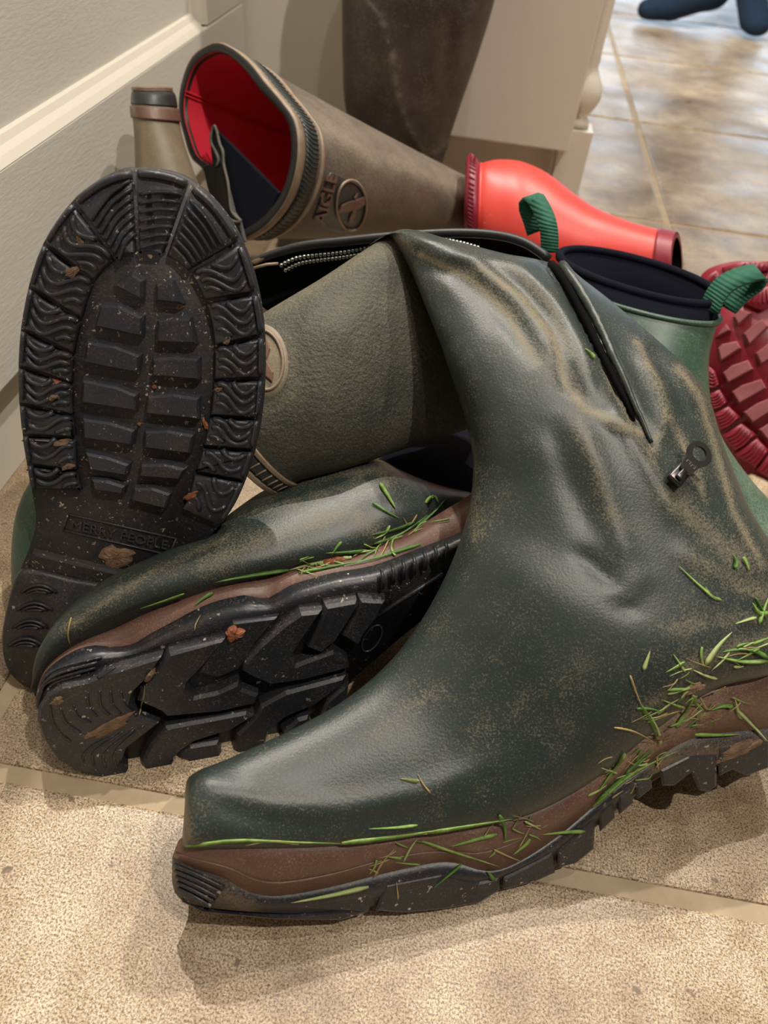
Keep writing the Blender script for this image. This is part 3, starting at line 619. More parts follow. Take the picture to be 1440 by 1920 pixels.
# upper: foot and leg
def rowA(ix, iy, ox, oy, dti, dto, wf, wb, e=2.2): return (ix, iy, ox, oy, tA(ix, iy) * 0 + dti, dto, wf, wb, e, 0, 0)
tf = lambda x, y: tA(x, y)
specA = []
foot = [(346, 1540, 341, 1572, .036, .036, .006, .012), (348, 1500, 350, 1586, .014, .012, .012, .045), (368, 1455, 420, 1590, .006, .002, .012, .075), (440, 1418, 560, 1590, .006, .000, .014, .085),
 (540, 1372, 700, 1580, .008, .000, .016, .088), (640, 1317, 850, 1556, .010, .000, .019, .088), (722, 1250, 990, 1526, .012, .000, .023, .088), (782, 1175, 1110, 1462, .014, .000, .027, .085),
 (828, 1095, 1220, 1372, .016, .000, .031, .085), (862, 1015, 1335, 1290, .016, .002, .034, .085), (882, 940, 1470, 1240, .012, .004, .036, .085)]
for a in foot: specA.append((a[0], a[1], a[2], a[3], tf(a[0], a[1]) * 0 + tf(a[2], a[3]) + a[4], tf(a[2], a[3]) + a[5], a[6], a[7], 2.2, 0, 0))
tb = tf(1475, 1090)
specA += [(888, 860, 1475, 1090, .447, .448, .040, .075, 2.2, 0, 0), (872, 780, 1398, 950, .452, .455, .042, .062, 2.1, 0, 0), (848, 702, 1352, 835, .455, .462, .040, .055, 2.0, 0, 0), (818, 625, 1312, 722, .460, .470, .036, .05, 2.0, 0, 0),
 (792, 560, 1205, 616, .466, .480, .030, .045, 2.0, 0, 0), (774, 512, 1060, 506, .470, .488, .026, .04, 2.0, 0, 0), (760, 480, 935, 474, .474, .488, .026, .03, 2.0, 0, 0), (746, 456, 838, 450, .478, .486, .024, .022, 2.0, 0, 0), (732, 442, 782, 434, .484, .488, .018, .014, 2.0, 0, 0), (712, 446, 742, 433, .489, .491, .012, .010, 2, 0, 0), (690, 462, 694, 458, .494, .494, .002, .003, 2, 0, 0)]
rgA = rings_of(specA, 190, 120)
VA, FA = loft(rgA)
NA = vnormals(VA, FA)
if np.mean(np.einsum('ij,ij->i', NA, VA - VA.mean(0))) < 0: NA = -NA
facing = np.einsum('ij,ij->i', NA, CAM - VA) > 0
def sculpt(V, N, facing, strokes):
    p = pix(V); D = np.zeros(len(V))
    for line, w, h in strokes:
        d, pos = pdist(p, line); fade = np.clip(np.minimum(pos, 1 - pos) * 6, 0, 1) ** 0.7
        D += 0.75 * h * np.exp(-(d / w) ** 2) * fade
    return V + N * (D * facing)[:, None]
creases = [
 ([(770, 490), (850, 505), (920, 560), (975, 620), (1010, 690)], 22, -.0035), ([(790, 470), (880, 490), (960, 550), (1020, 620), (1050, 690)], 16, .0030),
 ([(900, 480), (985, 545), (1045, 630), (1065, 720), (1100, 765), (1150, 785)], 16, -.0032), ([(960, 490), (1040, 570), (1085, 650), (1110, 740)], 14, .0030),
 ([(1060, 740), (1110, 775), (1160, 800), (1210, 812)], 9, .0028), ([(1080, 790), (1120, 880), (1150, 980), (1190, 1080)], 20, .0028), ([(1030, 780), (1070, 900), (1120, 1010)], 26, -.0025),
 ([(1140, 760), (1180, 820), (1230, 900), (1270, 990)], 14, .0030), ([(1005, 468), (1050, 518), (1092, 592), (1132, 672), (1176, 760), (1230, 850)], 8, -.0060),
 ([(1030, 470), (1078, 530), (1118, 600), (1155, 680), (1200, 780)], 10, .0034), ([(1190, 640), (1230, 720), (1252, 785), (1222, 845)], 10, .0026), ([(1252, 785), (1290, 845), (1310, 900)], 9, -.0024), ([(1215, 640), (1265, 720), (1300, 800)], 12, -.0028),
 ([(1140, 1115), (1180, 1095), (1220, 1068)], 12, .0026), ([(1080, 1030), (1130, 1075), (1160, 1110)], 14, -.0022), ([(1150, 1130), (1200, 1150)], 16, -.0016),
 ([(365, 1462), (500, 1510), (640, 1520), (800, 1485), (960, 1410)], 26, .0022), ([(380, 1500), (520, 1545), (700, 1545), (860, 1510)], 28, -.0016),
 ([(1265, 1030), (1330, 1060), (1400, 1090)], 14, .0022), ([(1290, 960), (1350, 1040), (1400, 1110)], 14, -.0022), ([(850, 640), (930, 760), (960, 900)], 40, .0025)]
VA = sculpt(VA, NA, facing, creases)
dA = dust_of(VA, [([(790, 478), (880, 520), (950, 585), (1003, 680)], 13, .85), ([(900, 500), (980, 560), (1040, 640), (1062, 720), (1095, 765), (1150, 790), (1200, 812)], 13, .85), ([(960, 500), (1030, 570), (1075, 660)], 10, .5),
 ([(1085, 790), (1120, 880), (1150, 970)], 22, .42), ([(1130, 690), (1180, 790), (1220, 860), (1260, 960)], 9, .55), ([(1195, 640), (1235, 720), (1253, 780), (1222, 842)], 10, .75), ([(1253, 780), (1290, 850), (1320, 930)], 10, .7),
 ([(1272, 690), (1312, 745), (1345, 850), (1375, 960), (1430, 1060)], 12, .75), ([(1260, 930), (1330, 1000), (1400, 1060)], 30, .5), ([(1290, 1050), (1440, 1120)], 28, .5), ([(1260, 1180), (1440, 1150)], 30, .38), ([(1290, 1250), (1400, 1210), (1440, 1200)], 28, .6),
 ([(700, 1380), (780, 1320), (830, 1290)], 26, .22), ([(860, 1400), (1000, 1300), (1100, 1250)], 50, .14), ([(345, 1520), (355, 1570)], 16, .5), ([(450, 1500), (560, 1500), (700, 1470)], 10, .18), ([(900, 880), (890, 1000)], 26, .3), ([(1200, 1330), (1270, 1290)], 20, .5), ([(745, 445), (800, 490)], 14, .5), ([(1040, 600), (1100, 700)], 9, .4)])
upA_o = mk('upper', VA, FA, M['green'], bootA, attrs={'dust': dA})
# folded-over top of the leg
specF = [(808, 440, 905, 795, .515, .530, .015, .018), (742, 435, 855, 812, .496, .520, .022, .02), (690, 465, 770, 838, .492, .512, .028, .025), (600, 524, 690, 866, .488, .506, .032, .028),
 (510, 578, 630, 884, .486, .502, .034, .03), (440, 622, 590, 893, .485, .500, .034, .03, 2, -14, 12), (398, 650, 566, 900, .485, .500, .034, .03, 2, -22, 18), (372, 668, 545, 910, .485, .500, .034, .03, 2, -26, 20), (350, 684, 520, 922, .485, .500, .034, .03, 2, -28, 22)]
rgF = rings_of(specF, 100, 96)
main = rgF[:97]
VF, FF = loft(main, True, True, False)
NF = vnormals(VF, FF)
if np.mean(np.einsum('ij,ij->i', NF, VF - VF.mean(0))) < 0: NF = -NF
fF = np.einsum('ij,ij->i', NF, CAM - VF) > 0
VF = sculpt(VF, NF, fF, [([(640, 560), (600, 720), (640, 860)], 60, .002), ([(720, 500), (740, 650), (760, 800)], 40, -.003), ([(560, 600), (660, 640)], 40, .0015)])
dF = dust_of(VF, [([(500, 590), (640, 505), (740, 455)], 26, .42), ([(470, 610), (545, 640), (550, 740), (500, 760)], 22, .35), ([(600, 620), (700, 560)], 60, .18)], 0.0)
flap = mk('folded_leg', VF, FF, M['flap'], bootA, attrs={'dust': dF})
flap['label'] = 'dusty folded-over leg top with oval badge'
def band(rs, i0, i1, d, name, mat_, parent, wig=0):
    rr = [grow(rs[i0], -0.001)] + [grow(rs[i], d) for i in range(i0, i1 + 1)] + [grow(rs[i1], -0.001)]
    return mk(name, *loft(rr, True, False, False), mat_, parent)
band(rgF, 78, 82, 0.0020, 'rim_band', M['band'], flap); band(rgF, 83, 92, 0.0012, 'ribbed_band', M['rib'], flap); band(rgF, 93, 97, 0.0022, 'rim_band', M['band'], flap)
nr = MB()
for j in range(2, 46, 2):
    nr.add(*tube([grow(rgF[i], 0.0016)[j] for i in (83, 86, 89, 92)], 0.0006, 5))
nr.mk('band_rib', M['band'], flap, kind='stuff')
# open back half of the leg with zip
tp = arc([(462, 494), (520, 474), (570, 461), (640, 453), (740, 443), (850, 437), (930, 441), (985, 456), (1030, 486)], 40); tt = np.linspace(0.535, 0.505, 40)
dn = arc([(470, 560), (540, 600), (640, 590), (740, 560), (820, 520), (900, 500), (960, 510), (1000, 510), (1032, 500)], 40)
shs = []
for off in (0, 0.006):
    shs.append([[at(a[0] * (1 - f) + b[0] * f, a[1] * (1 - f) + b[1] * f, t + off + 0.035 * math.sin(f * 1.9)) for a, b, t in zip(tp, dn, tt)] for f in np.linspace(0, 1, 8)])
fr_, bk_ = [np.array(r) for r in shs[0]], [np.array(r) for r in shs[1]]
loop = [np.vstack([fr_[k] for k in range(8)]), np.vstack([bk_[k] for k in range(8)])]
Vl = np.vstack(loop); nI = 40; Fl = []
for k in range(7):
    for j in range(nI - 1):
        a = k * nI + j; Fl.append([a, a + 1, a + nI + 1, a + nI]); b = a + 8 * nI; Fl.append([b, b + nI, b + nI + 1, b + 1])
for j in range(nI - 1): Fl.append([j, j + 8 * nI, j + 8 * nI + 1, j + 1]); a = 7 * nI + j; Fl.append([a, a + 1, a + 8 * nI + 1, a + 8 * nI])
for k in range(7):
    a = k * nI; Fl.append([a, a + nI, a + nI + 8 * nI, a + 8 * nI]); a = k * nI + nI - 1; Fl.append([a, a + 8 * nI, a + nI + 8 * nI, a + nI])
liningA = mk('leg_lining', Vl, Fl, M['matte_black'], bootA)
edge = [at(x, y, t - 0.002) for (x, y), t in zip(tp, tt)]
mk('zip_edge', *tube(edge, np.interp(np.arange(40), [0, 6, 39], [0.0022, 0.0034, 0.0030]), 10), M['black'], bootA)
mk('zip_tab', *prism([at(x, y, 0.531) for x, y in ((466, 492), (500, 474), (524, 464), (514, 476), (480, 494))], nrm(CAM - at(490, 480, .53)), 0.002, 0.0006), M['band'], bootA)
mk('zip_pull_cord', *tube([at(x, y, 0.530) for x, y in ((474, 503), (500, 496), (522, 494))], 0.0011, 6), M['band'], bootA)
zt = MB()
for line, tz, n in (([(528, 497), (545, 488), (570, 481), (640, 473), (700, 462), (745, 455)], 0.527, 30), ([(536, 506), (556, 496), (580, 490), (650, 481), (720, 468)], 0.529, 28), ([(782, 449), (825, 449), (862, 455), (896, 464)], 0.502, 18), ([(790, 456), (835, 457), (872, 464), (900, 471)], 0.502, 17)):
    for x, y in arc(line, n):
        c = at(x, y, tz); zt.add(*box(c[0] - .0011, c[0] + .0011, c[1] - .0014, c[1] + .0014, c[2] - .0013, c[2] + .0013, 0.0006))
zt.mk('zip_teeth', M['steel'], bootA, kind='stuff')
def bvh_of(*objs):
    V, Fc, n = [], [], 0; bpy.context.view_layer.update()
    for o in objs:
        mw = o.matrix_world; vs = [mw @ v.co for v in o.data.vertices]; V += vs
        Fc += [[i + n for i in p.vertices] for p in o.data.polygons]; n += len(vs)
    return BVHTree.FromPolygons(V, Fc)
def hit(tree, px, py):
    r = ray(px, py); loc, nn, idx, d = tree.ray_cast(Vector(CAM.tolist()), Vector(nrm(r).tolist()))
    if loc is None: return None, None
    nn = np.array(nn); nn = nn if nn @ (CAM - np.array(loc)) > 0 else -nn
    return np.array(loc), nn
TA = bvh_of(upA_o)
def on(tree, line, n, lift=0.0):
    out = []
    for x, y in arc(line, n):
        p, q = hit(tree, x, y)
        if p is not None: out.append(p + q * lift)
    return np.array(out)
zl = on(TA, [(978, 452), (1000, 464), (1050, 516), (1092, 590), (1132, 670), (1172, 750), (1190, 790)], 40, 0.0004)
mk('zip_slit_shade', *tube(zl, np.interp(np.arange(len(zl)), [0, 8, 30, len(zl) - 1], [0.0028, 0.0026, 0.0018, 0.0006]), 8), M['matte_black'], bootA)  # black strip painting the shade inside the open zip gap
lp = on(TA, [(985, 452), (1040, 486), (1080, 535), (1118, 600), (1155, 680), (1195, 770), (1222, 830)], 50, 0.0006)
mk('zip_guard', *tube(lp, np.interp(np.arange(len(lp)), [0, 20, len(lp) - 1], [0.0034, 0.0024, 0.0010]), 8), M['green'], bootA)
# zip slider and pull
sp, sn = hit(TA, 1264, 896)
ex = nrm(at(1330, 832, 0.44) - at(1260, 900, 0.44)); ex = nrm(ex - (ex @ sn) * sn); ey = np.cross(sn, ex)
zs = MB()
def obox(c, a, b, n, la, lb, h, bev=0.0006):
    V, Fc = box(-la, la, -lb, lb, 0, h, bev); V = np.array(V); return c + np.outer(V[:, 0], a) + np.outer(V[:, 1], b) + np.outer(V[:, 2], n), Fc
zs.add(*obox(sp + sn * 0.002, ex, ey, sn, 0.0062, 0.0046, 0.0045, 0.0012)).add(*obox(sp + sn * 0.0065 - ex * 0.001, ex, ey, sn, 0.0035, 0.0020, 0.0022, 0.0008))
slider = zs.mk('zip_slider', M['metal'], bootA)
pc = sp + sn * 0.0070 + ex * 0.0135
outer_r = [(-0.0120, 0.0030), (-0.0120, -0.0030), (-0.004, -0.0048)] + [(0.0035 + 0.0075 * math.cos(q), 0.0075 * math.sin(q)) for q in np.linspace(-1.9, 1.9, 17)] + [(-0.004, 0.0048)]
oo = arc(outer_r, 48, True); k0 = int(np.argmin(np.abs(np.arctan2(oo[:, 1], oo[:, 0] - 0.0035)))); oo = np.roll(oo, -k0, 0)
ang = np.unwrap(np.arctan2(oo[:, 1], oo[:, 0] - 0.0035)); inn = np.stack([0.0035 + 0.0044 * np.cos(ang), 0.0044 * np.sin(ang)], 1)
def lift2(q, h): return np.array([pc + ex * x + ey * y + sn * h for x, y in q])
mk('zip_pull', *loft([lift2(oo, 0), lift2(oo * 1.0, 0.0014), lift2(inn, 0.0014), lift2(inn, 0), lift2(oo, 0)], True, False, False), M['metal'], slider, smooth=False)
place_text('riri', pc - ex * 0.0058 + ey * 0.0034 + sn * 0.0015, pc - ex * 0.0058 - ey * 0.0034 + sn * 0.0015, 0.0026, sn, 'pull_lettering', M['steel'], slider, 0.0002)
# oval badge on the folded leg
TF = bvh_of(flap)
bp, bn = hit(TF, 505, 678)
def oval_badge(parent, cpx, rx, ry, rot, tree, emblem, plate=True):
    cx, cy = cpx; pts = []
    def q(u, v): return (cx + u * math.cos(rot) - v * math.sin(rot), cy + u * math.sin(rot) + v * math.cos(rot))
    def P(u, v, l):
        p, n_ = hit(tree, *q(u, v))
        return p + n_ * l
    def ring_(k, l): return np.array([P(rx * k * math.cos(a), ry * k * math.sin(a), l) for a in np.linspace(0, 2 * math.pi, 40, endpoint=False)])
    b = mk('badge', *loft([ring_(1.30, -0.0004), ring_(1.20, 0.0012), ring_(1.06, 0.0012), ring_(0.4, 0.0010), ring_(0.02, 0.0010)], True, False, True), M['plate'] if plate else M['olive'], parent)
    mk('badge_rim', *tube(np.vstack([ring_(1.0, 0.0016), ring_(1.0, 0.0016)[:1]]), 0.0011, 8, False), M['band'], b)
    for e in emblem:
        E = np.array([P(u * rx, v * ry, 0.0012) for u, v in e]); nn = nrm(hit(tree, cx, cy)[1])
        mk('emblem', *prism(E, nn, 0.0016, 0.0005, 0.0002), M['letter'], b, smooth=False)
    return b
oval_badge(flap, (496, 677), 35, 55, -0.10, TF, [[(-0.5, -0.15), (0.25, -0.78), (0.38, -0.35), (0.12, 0.0), (0.42, 0.45), (0.30, 0.75), (-0.5, 0.25)]], plate=False)

# ================================================================== BOOT E: brown tall boot, red lining, opening toward the viewer
axE = nrm(at(880, 395, 0.90) - at(462, 275, 0.655)); PE = Plane(at(462, 275, 0.645), -axE)
rimE = [(400, 84), (432, 92), (466, 120), (496, 158), (524, 190), (548, 224), (556, 268), (551, 322), (533, 374), (500, 417), (466, 440), (440, 446), (420, 420), (398, 370), (385, 318), (362, 295), (348, 255), (338, 210), (342, 160), (362, 110)]
RM = arc(rimE, 96, True); RE = PE.poly(RM)
far_c = at(885, 397, 0.86); fu = (at(880, 345, .90) - at(872, 448, .90)) / 2; fv = nrm(np.cross(fu, axE)) * 0.036; fc0 = at(876, 396, .90)
cR = RE.mean(0); cp = nrm(fu); cq = nrm(fv)
an = np.arctan2((RE - cR) @ cq, (RE - cR) @ cp)
FE = np.array([fc0 + fu * math.cos(a) + fv * math.sin(a) for a in an])
bootE = thing('wellington_boot', 'worn brown tall boot lying tilted, red lining showing in its open top', 'boot', (fc0[0], fc0[1] + 0.02, 0), group='brown tall wellingtons')
rgE = [RE * (1 - f) + FE * f for f in np.linspace(0, 1, 90)]
VE, FEc = loft(rgE[2:], True, False, True)
NE = vnormals(VE, FEc); 
dE = dust_of(VE, [([(590, 230), (700, 300), (860, 350)], 26, .25), ([(640, 350), (860, 420)], 40, .18), ([(830, 340), (850, 380), (830, 430)], 8, .4)])
legE = mk('leg', VE, FEc, M['brown'], bootE, attrs={'dust': dE})
gin = [grow(r, -0.0062) for r in rgE]
mk('lining', *loft([gin[i] for i in range(0, 80, 3)], True, False, True), M['redlin'], bootE, recalc=False)
mk('rim_edge', *loft([grow(rgE[0], 0.0012), rgE[0] - axE * 0.001, grow(rgE[0], -0.0058) - axE * 0.0006, grow(rgE[1], -0.0066)], True, False, False), M['black'], bootE)
band(rgE, 0, 2, 0.0026, 'rim_band', M['band'], bootE); band(rgE, 3, 7, 0.0012, 'ribbed_band', M['rib'], bootE); band(rgE, 8, 9, 0.0020, 'rim_band', M['band'], bootE)
nr = MB()
for j in range(0, 96):
    nr.add(*tube([grow(rgE[i], 0.0014)[(j + i // 4) % 96] for i in (3, 5, 7)], 0.0006, 5))
nr.mk('band_rib', M['rib'], bootE, kind='stuff')
for sft in (0, 0.5):
    seam = [np.array(gin[i][84]) * (1 - sft * 0.8) + np.array(gin[i][86]) * sft * 0.8 + (cR - gin[0][85]) * 0.01 for i in range(0, 60, 3)]
    mk('seam', *tube(seam, 0.0008, 6), M['redlin'], bootE)
# folded gusset at the lower left of the opening
gp = lambda pts, o: np.array([PE.p(x, y, o) for x, y in pts])
mk('gusset', *prism(gp([(384, 312), (402, 308), (398, 270), (402, 236), (409, 252), (418, 296), (430, 352), (442, 400), (452, 414), (462, 452), (436, 452), (408, 400), (392, 350)], 0.001), -axE, 0.0025, 0.0006), M['black'], bootE, smooth=False)
mk('gusset_lining', *prism(gp([(404, 240), (440, 276), (484, 320), (526, 362), (508, 402), (470, 430), (452, 424), (440, 395), (424, 330)], -0.004), -axE, 0.002, 0.0006), M['neo'], bootE, smooth=False)
mk('gusset_edge', *tube(arc(gp([(405, 312), (410, 300), (404, 284), (396, 268), (396, 252), (402, 236), (407, 248), (412, 270), (418, 284), (420, 310), (427, 340), (430, 365), (434, 395), (444, 408), (452, 414), (442, 416), (424, 408)], 0.0045), 70), 0.0013, 6), M['grey_edge'], bootE)
# foot of E, out of sight on the floor behind
ft = [pring((880, 345), (872, 448), .90, .90, .036, .036), pring((905, 375), (890, 470), .94, .94, .040, .040), pring((930, 430), (905, 520), .97, .97, .042, .045), pring((945, 480), (915, 560), .99, .99, .04, .04), pring((945, 510), (920, 560), 1.0, 1.0, .02, .02)]
mk('foot', *loft(ft), M['brown'], bootE)
# emblem on the leg
TE = bvh_of(legE)
plate_px = [(586, 410), (618, 322), (640, 332), (668, 345), (688, 368), (682, 410), (668, 430), (636, 434), (610, 424)]
pn = hit(TE, 640, 380)[1]
def conform(poly, tree, h):
    P = arc_lin(poly, 48); c = P.mean(0); rr = []
    for k, l in ((1.02, -0.0006), (1.0, h * 0.8), (0.96, h), (0.75, h), (0.5, h), (0.25, h), (0.02, h)):
        row = []
        for x, y in c + (P - c) * k: p, q = hit(tree, x, y); row.append(p + q * l)
        rr.append(np.array(row))
    return loft(rr)
def arc_lin(poly, n):
    P = np.array(list(poly) + [poly[0]], float); L = np.r_[0, np.cumsum(np.linalg.norm(np.diff(P, axis=0), axis=1))]; u = np.linspace(0, L[-1], n, endpoint=False)
    return np.stack([np.interp(u, L, P[:, 0]), np.interp(u, L, P[:, 1])], 1)
em = mk('emblem_plate', *conform(plate_px, TE, 0.0016), M['plate'], bootE)
def conform_text(txt, a, b, hp, tree, lift, extr, name, mat_, parent, side):
    V, Fc = text_mesh(txt, 1.0, 0.5); a = np.array(a, float); b = np.array(b, float); ex = b - a; ey = np.array(side, float) * hp; out = []
    x0, x1, y0, y1 = V[:, 0].min(), V[:, 0].max(), V[:, 1].min(), V[:, 1].max()
    for v in V:
        p2 = a + ex * (v[0] - x0) / (x1 - x0) + ey * ((v[1] - y0) / (y1 - y0) - 0.5); p, q = hit(tree, *p2); out.append(p + q * (lift + extr * (v[2] + 0.5)))
    return mk(name, out, Fc, mat_, parent, smooth=False)
conform_text('AIGLE', (596, 414), (619, 326), 20, TE, 0.0014, 0.0022, 'emblem_lettering', M['letter'], em, (-0.97, -0.25))
def PEm(x, y, l): p, q = hit(TE, x, y); return p + q * l
ov = [PEm(655 + 28 * math.cos(a) + 2 * math.sin(a), 382 + 45 * math.sin(a), 0.0030) for a in np.linspace(0, 2 * math.pi, 41)]
mk('emblem_ring', *tube(ov, 0.0012, 8, False), M['band'], em)
for e in ([(628, 396), (636, 382), (648, 376), (664, 372), (679, 366), (680, 380), (668, 388), (650, 392)], [(660, 368), (666, 360), (662, 376)], [(660, 386), (664, 392), (658, 412), (650, 414), (652, 404)]):
    mk('emblem', *prism(np.array([PEm(x, y, 0.0024) for x, y in e]), pn, 0.0014, 0.0003, 0.0001), M['letter'], em, smooth=False)

# ================================================================== BOOT E2: flattened leg of the other worn boot by the cabinet
b0 = at(330, 420, 0.66)
boot2 = thing('wellington_boot', 'flattened olive boot leg with dark rim band squeezed against the cabinet', 'boot', (b0[0], b0[1], 0), group='brown tall wellingtons')
sp2 = [(258, 164, 312, 164, .655, .655, .030, .030), (250, 176, 326, 178, .652, .655, .034, .034), (249, 205, 333, 212, .650, .655, .034, .036), (252, 250, 342, 256, .648, .655, .032, .04), (254, 330, 366, 330, .645, .66, .032, .042), (262, 420, 400, 420, .645, .665, .034, .045), (280, 520, 420, 520, .65, .67, .036, .045), (300, 640, 420, 640, .66, .68, .036, .04), (310, 730, 420, 720, .68, .69, .034, .036)]
r2 = rings_of(sp2, 90, 56)
V2, F2 = loft(r2, True, True, True)
mk('leg', V2, F2, M['olive'], boot2, attrs={'dust': dust_of(V2, [([(268, 230), (270, 340)], 8, .5)])})
band(r2, 0, 7, 0.0012, 'rim_band', M['letter'], boot2); band(r2, 8, 19, 0.0006, 'ribbed_band', M['rib'], boot2); band(r2, 20, 27, 0.0016, 'rim_band', M['letter'], boot2)
mk('top_edge', *tube(np.vstack([grow(r2[3], 0.0012), grow(r2[3], 0.0012)[:1]]), 0.0016, 8, False), M['band'], boot2)
f2 = [pring((300, 730), (425, 720), .69, .69, .034, .036), pring((330, 800), (450, 770), .70, .71, .036, .036), pring((380, 850), (500, 800), .71, .73, .036, .04), pring((480, 850), (560, 800), .74, .75, .034, .036), pring((560, 830), (600, 800), .78, .78, .018, .018)]
mk('foot', *loft(f2), M['brown'], boot2)

# ================================================================== BOOT H: dark boot standing against the island
hb0 = fl(770, 400)
bootH = thing('wellington_boot', 'dark brown boot leg standing upright against the cream island panel', 'boot', (hb0[0], hb0[1], 0), group='brown tall wellingtons')
spH = [(640, -260, 950, -260, .80, .80, .05, .05), (640, -120, 950, -120, .82, .82, .055, .055), (641, 0, 927, 0, .85, .85, .055, .055), (642, 100, 897, 100, .885, .885, .055, .055), (646, 190, 866, 190, .92, .92, .052, .05), (664, 260, 842, 262, .955, .955, .048, .045), (690, 310, 828, 318, .985, .985, .045, .045), (690, 370, 830, 378, 1.01, 1.01, .045, .05), (680, 420, 838, 420, 1.03, 1.04, .045, .05), (690, 440, 825, 440, 1.04, 1.05, .04, .045)]
rH = rings_of(spH, 90, 72)
VH, FH = loft(rH, True, False, True)
NH = vnormals(VH, FH)
if np.mean(np.einsum('ij,ij->i', NH, VH - VH.mean(0))) < 0: NH = -NH
VH = sculpt(VH, NH, np.einsum('ij,ij->i', NH, CAM - VH) > 0, [([(690, 0), (730, 60), (740, 150), (760, 230), (800, 290)], 10, .004), ([(760, 0), (770, 120), (790, 200)], 30, -.006), ([(850, 20), (835, 130), (850, 200)], 12, -.005), ([(870, 20), (855, 130)], 14, .004), ([(800, 295), (840, 270)], 8, .004)])
mk('leg', VH, FH, M['brown_dark'], bootH, attrs={'dust': dust_of(VH, [([(690, 0), (715, 35), (735, 90), (742, 150), (760, 225), (798, 290)], 4, .5), ([(798, 295), (840, 268)], 4, .4)])})
band(rH, 0, 3, 0.003, 'rim_band', M['band'], bootH)
mk('lining', *loft([grow(rH[i], -0.004 if i < 6 else -0.012) for i in range(0, 20, 3)], True, False, True), M['redlin'], bootH, recalc=False)
fH = [pring((690, 380), (838, 420), 1.03, 1.05, .045, .05), pring((660, 385), (720, 470), 1.02, 1.02, .045, .045), pring((600, 400), (640, 478), 1.00, 1.00, .04, .04), pring((545, 420), (565, 480), 1.0, 1.0, .036, .036), pring((520, 450), (525, 478), 1.0, 1.0, .014, .014)]
mk('foot', *loft(fH), M['brown_dark'], bootH)

# ================================================================== BOOT D: short green boot upright at the right
bd = fl(1330, 960)
bootD = thing('ankle_boot', 'short bottle-green boot standing upright with navy stretch top and two webbing tabs', 'boot', (bd[0], bd[1], 0))
spD = [(1040, 474, 1362, 562, .606, .575, .030, .034, 2, -4, 34), (1046, 510, 1352, 592, .604, .575, .032, .036, 2, -2, 28), (1060, 560, 1338, 630, .604, .578, .036, .040, 2, 0, 18), (1078, 645, 1328, 685, .605, .585, .042, .046, 2, 0, 6), (1086, 740, 1332, 760, .61, .592, .044, .046),
 (1080, 830, 1350, 820, .615, .600, .046, .046), (1085, 920, 1388, 880, .62, .605, .048, .046), (1110, 990, 1440, 940, .62, .605, .046, .045), (1180, 1045, 1500, 990, .615, .60, .044, .042), (1270, 1090, 1560, 1028, .61, .595, .044, .042), (1370, 1122, 1615, 1062, .605, .59, .042, .04), (1450, 1140, 1650, 1092, .60, .587, .036, .036), (1505, 1146, 1664, 1116, .598, .585, .024, .024), (1540, 1146, 1655, 1130, .597, .586, .008, .008)]
rD = rings_of(spD, 100, 72)
VD, FD = loft(rD[9:], True, False, True)
mk('shell', VD, FD, M['shell'], bootD, attrs={'dust': dust_of(VD, [([(1340, 780), (1400, 900), (1440, 980)], 60, .28)])})
pts = sorted({(round(float(v[0]), 4), round(float(v[1]), 4)) for r in rD[45:] for v in r if v[2] < 0.07})
def half_hull(ps):
    h = []
    for p in ps:
        while len(h) > 1 and (h[-1][0] - h[-2][0]) * (p[1] - h[-2][1]) - (h[-1][1] - h[-2][1]) * (p[0] - h[-2][0]) <= 0: h.pop()
        h.append(p)
    return h
hull = np.array(half_hull(pts)[:-1] + half_hull(pts[::-1])[:-1]); Lh = np.vstack([hull, hull[:1]]); lh = np.r_[0, np.cumsum(np.linalg.norm(np.diff(Lh, axis=0), axis=1))]
uu = np.linspace(0, lh[-1], 60, endpoint=False); sD = np.stack([np.interp(uu, lh, Lh[:, 0]), np.interp(uu, lh, Lh[:, 1]), np.zeros(60)], 1); zD = np.array([0, 0, 1.0])
mk('outsole', *loft([offset_poly(sD, zD, 0.004) , sD + zD * 0.004, sD + zD * 0.014, offset_poly(sD, zD, 0.003) + zD * 0.019]), M['sole'], bootD)
rT = [grow(r, -0.0025) for r in rD]
mk('stretch_top', *loft([rT[i] for i in range(0, 16)] , True, False, False), M['neo'], bootD)
mk('lining', *loft([grow(rD[i], -0.0060) for i in range(0, 40, 2)], True, False, True), M['neo'], bootD, recalc=False)
mk('top_binding', *tube(np.vstack([grow(rD[0], -0.0042), grow(rD[0], -0.0042)[:1]]), 0.0034, 10, False), M['neo'], bootD)
mk('shell_edge', *tube(np.vstack([grow(rD[9], 0.0), grow(rD[9], 0.0)[:1]]), 0.0022, 8, False), M['shell'], bootD)
def strap(line, ts, wdir, w, th=0.0012):
    P = np.array([at(x, y, t) for (x, y), t in zip(arc(line, 24), np.interp(np.linspace(0, 1, 24), np.linspace(0, 1, len(ts)), ts))]); T = np.gradient(P, axis=0); rr = []
    for i in range(len(P)):
        a = nrm(wdir - (wdir @ nrm(T[i])) * nrm(T[i])) * w; b = nrm(np.cross(T[i], a)) * th
        rr.append(np.array([P[i] - a - b, P[i] + a - b, P[i] + a + b, P[i] - a + b]))
    return loft(rr)
wx1 = nrm(at(1030, 440, .6) - at(1000, 462, .6) + (R @ np.array([0, 0, 1.0])) * 0.004)
wd = R @ np.array([0.93, 0.30, 0.22]); 
mk('pull_tab', *strap([(1030, 474), (1030, 440), (1024, 410), (1010, 382), (1000, 371), (988, 384), (996, 410), (1004, 436)], [.592, .588, .586, .590, .597, .606, .608, .608], wd, 0.0068), M['web'], bootD, smooth=True)
wd = R @ np.array([0.30, -0.80, 0.55])
